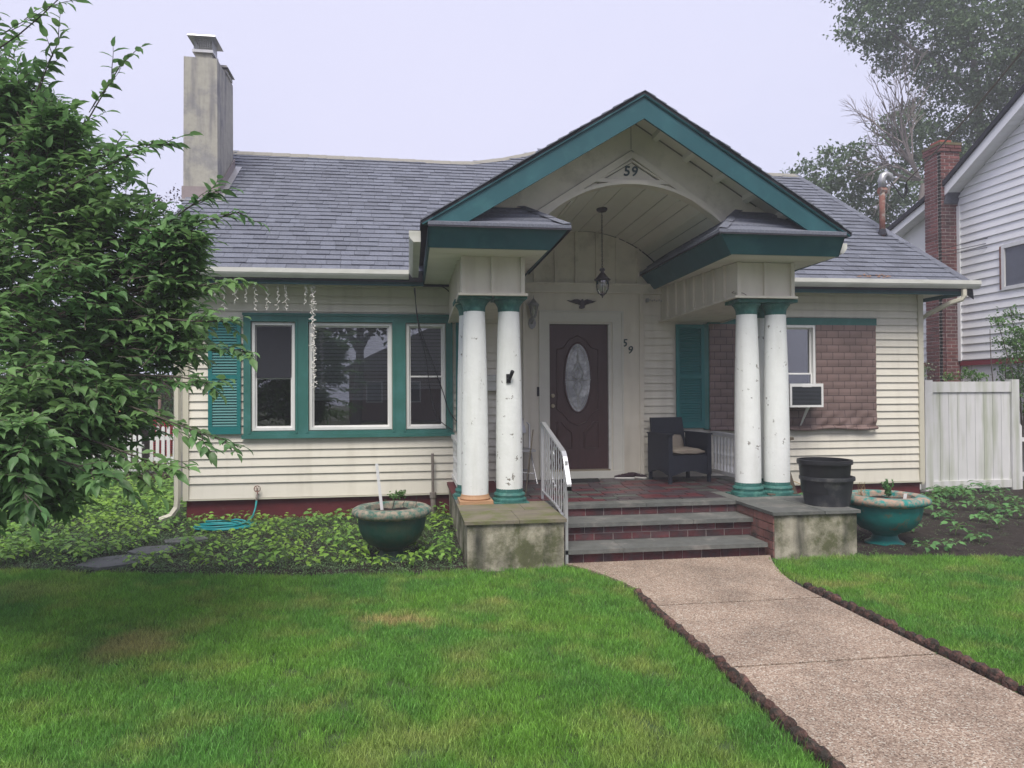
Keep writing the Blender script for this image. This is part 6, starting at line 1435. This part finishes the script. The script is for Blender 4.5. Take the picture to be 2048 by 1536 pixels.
# shrub at the right by the fence, climbing weeds behind
bs = thing('shrub', 'bright green shrub rising behind the right fence at the frame edge', 'shrub', (8.3, 1.3, 0))
tb = MB()
for e in ((7.75, 1.2, 2.9), (8.1, 1.3, 3.15), (8.5, 1.4, 2.6), (7.9, 1.2, 2.2), (7.6, 1.2, 2.75)): limb(tb, (8.3, 1.35, 0), e, .02, .005, .05, 8, 5)
tb.build('stems', BARK, bs)
lobe_crown([(8.35, 1.3, 2.2, .42), (8.1, 1.3, 2.65, .30), (8.55, 1.3, 1.6, .45), (7.75, 1.15, 2.9, .10), (8.2, 1.3, 3.05, .13), (8.7, 1.2, 2.7, .35), (8.15, 1.3, 1.75, .2)], 260, .06, LBUSH, TSMALL, 'crown', bs, .13, 6)
bs2 = thing('climbing_weed', 'sprigs of weed poking above the top of the white fence panel', 'plant', (7.3, 1.1, 0))
tb = MB()
for e in ((7.0, 1.1, 2.0), (7.15, 1.1, 2.12), (6.7, 1.1, 1.95)): limb(tb, (7.1, 1.2, 0), e, .012, .004, .04, 8, 5)
tb.build('stems', BARK, bs2)
lobe_crown([(7.05, 1.1, 1.98, .10), (7.18, 1.1, 1.92, .12), (6.72, 1.1, 1.93, .08), (7.35, 1.1, 1.9, .08)], 260, .05, LBUSH, TSMALL, 'leaves', bs2, .08, 7)
bs3 = thing('pale_shrub', 'pale flowering shrub between the house corner and the brick chimney', 'shrub', (6.6, 1.9, 0))
tb = MB(); limb(tb, (6.6, 1.9, 0), (6.6, 1.9, 2.0), .02, .01); tb.build('stems', BARK, bs3)
lobe_crown([(6.6, 1.8, 1.95, .22), (6.75, 1.8, 2.05, .18), (6.4, 1.8, 2.05, .2)], 260, .05, leafmat('pale_leaf', (.35, .40, .28), (.12, .2, .09)), TSMALL, 'crown', bs3, .1, 8)
# tree top peeking over the roof, left of the gable peak
tt = thing('distant_tree', 'small tree top peeking over the roof behind the gable', 'tree', (3.9, 14.4, 0))
tb = MB(); limb(tb, (4.0, 14.5, 0), (3.9, 14.4, 10.9), .2, .04, .02, 8, 7); tb.build('trunk', BARK, tt)
lobe_crown([(3.95, 14.4, 10.85, .35), (4.2, 14.4, 10.4, .5), (3.7, 14.4, 10.0, .9), (4.5, 14.4, 9.4, 1.1)], 60, .11, LOAK, TSMALL, 'crown', tt, .25, 9)

# --- bed seedlings
def plant_mesh(seed, mt, h=.17, nl=5, size=.085):
    rs = random.Random(seed); P, D, U, S = [], [], [], []; st = MB(); top = Vector((rs.uniform(-.03, .03), rs.uniform(-.03, .03), h))
    st.tube([(0, 0, -.02), tuple(top*.5+Vector((.01, 0, 0))), tuple(top)], [.0045, .004, .003], 4)
    a0 = rs.uniform(0, 6.28)
    for i in range(nl):
        a = a0+i*2.4+rs.uniform(-.3, .3); z = h*(.45+.55*(i+1)/nl); base_ = Vector((top.x*z/h, top.y*z/h, z)); pe = base_+Vector((math.cos(a), math.sin(a), .35))*rs.uniform(.03, .12)
        st.tube([tuple(base_), tuple(pe)], [.0025, .002], 3); P.append(pe); D.append((math.cos(a), math.sin(a), rs.uniform(-.5, .15))); U.append((rs.uniform(-.35, .35), rs.uniform(-.35, .35), 1)); S.append(size*rs.uniform(.7, 1.2))
    me = leaves_mesh('tmp', P, D, U, S, mt, TBROAD); v = [tuple(x.co) for x in me.vertices]; fs = [tuple(p.vertices) for p in me.polygons]
    st.cur = 1; st.add(v, fs); r_ = np.repeat([rs.uniform(.05, .95) for _ in range(nl)], len(TBROAD[1])); st.r[-len(fs):] = list(map(float, r_))
    bpy.data.meshes.remove(me); return st.mesh('bean_seedling', [mat('green_stem', (.10, .18, .05), .6), mt])
pm = [plant_mesh(i, LBEAN, ur(.12, .19), random.choice((9, 11, 13)), ur(.062, .08)) for i in range(7)]
pmr = [plant_mesh(i+20, LBEAND, ur(.12, .20), random.choice((9, 11, 12)), ur(.07, .09)) for i in range(6)]
spots = []
def try_spot(x, y, dmin):
    for (a, b, _) in spots:
        if (a-x)**2+(b-y)**2 < dmin**2: return False
    if (x+2.62)**2+(y+2.53)**2 < .30**2 or (x-2.74)**2+(y+2.68)**2 < .33**2: return False
    if abs(x+5.2) < .30 and -2.6 < y < -1.1 and abs(x-(-5.42+.35*(y+2.5))) < .26: return False
    if -5.06 < x < -4.36 and -1.32 < y < -.42: return False
    return True
random.seed(11)
tries = 0
while len(spots) < 252 and tries < 60000:
    tries += 1; x = ur(-7.4, -1.95) if tries % 2 else ur(-5.5, -1.95); y = ur(-3.0, 1.2)
    if y < bed_front(x)+.10: continue
    if x > -5.55 and y > -.14: continue
    if (x-CAM.x) < -.80*(y-CAM.y): continue
    if try_spot(x, y, .155 if x < -5.2 else .185): spots.append((x, y, 0))
nL = len(spots)
for x, y in ((-2.45, -2.98), (-2.15, -2.75), (-2.05, -2.4), (-2.0, -2.0), (-2.9, -2.95), (-3.05, -2.7), (-2.72, -2.98)):
    spots.append((x, y, 0))
while len(spots) < nL+7+48 and tries < 60000:
    tries += 1; x = ur(2.35, 7.0); y = ur(-3.35, .55)
    if y < bed_front(x)+.12 or (x < 5.5 and y > -.15) or rnd() < .35*(y < -2.5): continue
    if try_spot(x, y, .22): spots.append((x, y, 1))
for x, y, k in spots:
    o = link('bean_seedling', random.choice(pmr if k else pm), None, (x, y, .01), (ur(-.15, .15), ur(-.15, .15), ur(0, 6.28)), ur(.6, 1.0) if k == 0 else ur(.75, 1.15))
    if k:
        if y > -.9: tag(o, 'green seedling near the foot of the white fence panel', 'seedling', 'seedlings along the white fence panel')
        elif y < -2.2: tag(o, 'green seedling on bare dark soil at the front of the right bed', 'seedling', 'seedlings at the front of the right bed')
        else: tag(o, 'green seedling in the middle of the right bed', 'seedling', 'seedlings in the middle of the right bed')
    elif (x+2.62)**2+(y+2.53)**2 < .75**2: tag(o, 'green seedling standing close around the dark green urn', 'seedling', 'seedlings around the green urn')
    elif x > -5.35 and y > -.75: tag(o, 'seedling against the dark red foundation under the windows', 'seedling', 'seedlings along the red foundation')
    elif y < bed_front(x)+.45: tag(o, 'seedling in the front row of the left bed beside the lawn edge', 'seedling', 'seedlings along the lawn edge of the left bed')
    elif x < -5.35: tag(o, 'yellow green seedling in the open bed left of the house corner', 'seedling', 'seedlings left of the house corner')
    else: tag(o, 'yellow green seedling in mid bed below the windows', 'seedling', 'seedlings in the middle of the bed below the windows')
# the rest, beyond what one could count
q = MB(); rs_ = random.Random(5)
for i in range(1500):
    x = rs_.uniform(-11.5, -5.5); y = rs_.uniform(-2.2, 6.6)
    if y < bed_front(x)+.1 or (y < .9 and x > -7.2 and rs_.random() < .8): continue
    me = rs_.choice(pm); a = rs_.uniform(0, 6.28); s_ = rs_.uniform(.8, 1.3); c, s = math.cos(a)*s_, math.sin(a)*s_
    q.cur = 0; z0_ = .2 if (y > 4.2 and x > -7.6) else .01
    vv = [(x+c*v.co.x-s*v.co.y, y+s*v.co.x+c*v.co.y, z0_+v.co.z*s_*.8) for v in me.vertices]; o_ = len(q.v); q.v += vv
    for p in me.polygons: q.f.append([o_+j for j in p.vertices]); q.m.append(p.material_index); q.r.append(rs_.uniform(.02, .98))
o = q.build('seedling_carpet', [MATS['green_stem'], LBEAN]); tag(o, 'mass of small green seedlings covering the far part of the left bed', 'ground cover', kind='stuff')
q = MB()
for i in range(150):
    x = rs_.uniform(3.0, 9.3); y = rs_.uniform(-2.4, .5)
    if (x < 5.5 and y > -.15) or y < bed_front(x)+.2 or (rs_.random() < .7 and y < -.9): continue
    me = rs_.choice(pmr); a = rs_.uniform(0, 6.28); s_ = rs_.uniform(.8, 1.25); c, s = math.cos(a)*s_, math.sin(a)*s_
    o_ = len(q.v); q.v += [(x+c*v.co.x-s*v.co.y, y+s*v.co.x+c*v.co.y, .01+v.co.z*s_) for v in me.vertices]
    for p in me.polygons: q.f.append([o_+j for j in p.vertices]); q.m.append(p.material_index); q.r.append(rs_.uniform(.02, .98))
o = q.build('seedling_carpet', [MATS['green_stem'], LBEAND]); tag(o, 'mass of green seedlings filling the back of the right bed', 'ground cover', kind='stuff')
# low weeds between the seedlings
def weed(seed):
    rs = np.random.RandomState(seed); k = 26; P = np.c_[rs.normal(size=(k, 2))*.045, rs.uniform(.0, .02, k)]; D = np.c_[rs.normal(size=(k, 2)), rs.uniform(.1, .9, k)]; return leaves_mesh('weed_tuft', P, D, np.c_[rs.normal(size=(k, 2))*.3, np.ones(k)], rs.uniform(.008, .02, k), LWEED, TSMALL)
wcoll = make_coll('weed_tufts', [weed(i) for i in range(4)])
m = MB()
xs_ = list(np.linspace(-9.5, -5.4, 20))
for a, b in zip(xs_, xs_[1:]): m.quad((a, bed_front(a)+.02, .02), (b, bed_front(b)+.02, .02), (b, 4.1, .02), (a, 4.1, .02))
xs_ = list(np.linspace(-5.4, -1.95, 16))
for a, b in zip(xs_, xs_[1:]): m.quad((a, bed_front(a)+.02, .02), (b, bed_front(b)+.02, .02), (b, -.05, .02), (a, -.05, .02))
wo_ = m.build('weeds', LWEED); tag(wo_, 'fine low weeds creeping over the soil of the left bed', 'weeds', kind='stuff'); scatter(wo_, wcoll, 170, .8, 1.6, 5)
m = MB(); xs_ = list(np.linspace(2.15, 7, 16))
for a, b in zip(xs_, xs_[1:]): m.quad((a, bed_front(a)+.02, .02), (b, bed_front(b)+.02, .02), (b, -.1 if b < 5.4 else .6, .02), (a, -.1 if a < 5.4 else .6, .02))
wo_ = m.build('weeds', LWEED); tag(wo_, 'sparse weeds on the dark soil of the right bed', 'weeds', kind='stuff'); scatter(wo_, wcoll, 16, .6, 1.3, 6)
# plants in the urns
up = thing('potted_sprig', 'small leafy sprig growing in the green urn', 'plant', (-2.6, -2.5, .5))
m = MB(); m.tube([(-2.62, -2.5, .5), (-2.60, -2.5, .58), (-2.58, -2.52, .70)], [.006, .005, .003], 5); m.tube([(-2.5, -2.48, .5), (-2.51, -2.5, .56), (-2.49, -2.5, .60)], .003, 4); m.tube([(-2.38, -2.45, .5), (-2.37, -2.46, .64)], .003, 4); m.build('stems', BARK, up)
lobe_crown([(-2.57, -2.52, .66, .05)], 1500, .035, LBUSH, TSMALL, 'leaves', up, .05, 12)
up = thing('potted_herb', 'feathery rosemary like plant growing in the teal urn', 'plant', (2.8, -2.65, .5))
m = MB(); P, D, U, S = [], [], [], []
for k in range(14):
    a = ur(0, 6.28); L_ = ur(.10, .24); t = ur(.1, .45); e = Vector((2.80+math.cos(a)*L_*t, -2.66+math.sin(a)*L_*t, .51+L_)); b0 = Vector((2.80+ur(-.03, .03), -2.66+ur(-.03, .03), .50)); m.tube([b0, e], [.003, .0015], 4)
    for j in range(22):
        p = b0+(e-b0)*(.2+.8*j/22); P.append(p); D.append((ur(-1, 1), ur(-1, 1), ur(.2, 1))); U.append((ur(-1, 1), ur(-1, 1), 1)); S.append(.03)
m.build('stems', BARK, up); o = link('leaves', leaves_mesh('leaves', P, D, U, S, LBEAND, TSMALL), up); o['kind'] = 'stuff'
up = thing('dry_sprig', 'thin dry reddish twigs growing at the left side of the teal urn', 'plant', (2.6, -2.6, .5))
m = MB()
for k in range(6):
    p = Vector((2.52+ur(-.03, .03), -2.6, .5)); pts = [p]
    for j in range(5): p = p+Vector((ur(-.03, .035), ur(-.02, .02), .036)); pts.append(p)
    m.tube(pts, [.0035, .003, .003, .0025, .002, .0015], 4)
m.build('stems', mat('dry_twig', (.28, .20, .10), .8), up)
m = MB(); m.box(2.875, 2.915, -2.80, -2.797, .50, .57); m.v = [(x+.15*(z-.5), y, z) for x, y, z in m.v]; tag(m.build('plant_tag', WHITE), 'small white plant tag stuck in the teal urn', 'plant tag')

# ================================================================== ACROSS THE STREET (seen only as reflections in the window panes)
m = MB(); m.quad((-60, -26, -.01), (60, -26, -.01), (60, -18, -.01), (-60, -18, -.01)); tag(m.build('street', mat('asphalt', (.05, .05, .052), .9, .2, 6)), kind='structure')
hs_ = thing('brick_house', 'plain brick house across the street mirrored in the window panes', 'house', (-3, -34, 0))
m = MB(); m.box(-6, 6, -42, -34, 0, 3.2); m.build('wall', mat('brown_brick_wall', (.16, .09, .07), .9, .2, 10), hs_)
m = MB(); m.prism([(-6.5, 3.1), (6.5, 3.1), (0, 6.2)], -42.5, -33.5, 'y'); m.build('roof', mat('brown_roof', (.14, .12, .11), .9), hs_)
for x in (-4.5, -2.2, 2.0, 4.4):
    m = MB(); m.box(x-.5, x+.5, -34, -33.95, 1.1, 2.4); w_ = m.build('window', WHITE, hs_); m = MB(); m.box(x-.42, x+.42, -33.95, -33.93, 1.18, 2.32); m.build('pane', SCREEN, w_)
m = MB(); m.box(-.5, .5, -34, -33.95, .1, 2.2); m.build('door', WHITE, hs_)
for i, (x, y, r_, h) in enumerate([(-13, -29, 4.4, 7), (-5.2, -28, 3.6, 7.5), (5, -30, 4.2, 8), (14, -29, 4.6, 7)]):
    t = thing('street_tree', 'leafy street tree across the road, number mirrored in the panes', 'tree', (x, y, 0), 'trees across the street'); t['label'] = ('street tree across the road, westernmost of the row mirrored in the panes', 'street tree across the road before the brick house roof', 'street tree across the road at the east side of the brick house', 'street tree across the road, last of the row beyond the brick house')[i]
    tb = MB(); limb(tb, (x, y, 0), (x+.3, y, h-1), .3, .15, .03, 8, 8)
    for k in range(4): limb(tb, (x+.2, y, h*.5), (x+ur(-1, 1)*r_*.7, y+ur(-1, 1), h+ur(-1, 1)), .12, .04, .06, 6, 6)
    tb.build('trunk', BARK, t)
    lobe_crown([(x+ur(-1, 1)*r_*.6, y+ur(-1, 1)*r_*.3, h+ur(-.35, .45)*r_, r_*ur(.4, .6)) for _ in range(7)], 14, .42, LHEDGE, TSMALL, 'crown', t, .8, 30+i)
# ================================================================== HAZE
m = MB(); m.box(-92, 92, -92, 92, -1.05, 22.5)
hz = m.build('haze', []); hz.data.materials.clear(); hm = bpy.data.materials.new('haze'); hm.use_nodes = True; hn = hm.node_tree; hn.nodes.clear()
ho = hn.nodes.new('ShaderNodeOutputMaterial'); pv = hn.nodes.new('ShaderNodeVolumePrincipled'); pv.inputs['Color'].default_value = (.93, .94, 1, 1); pv.inputs['Density'].default_value = .0042
hn.links.new(pv.outputs[0], ho.inputs['Volume']); hz.data.materials.append(hm); tag(hz, kind='stuff')
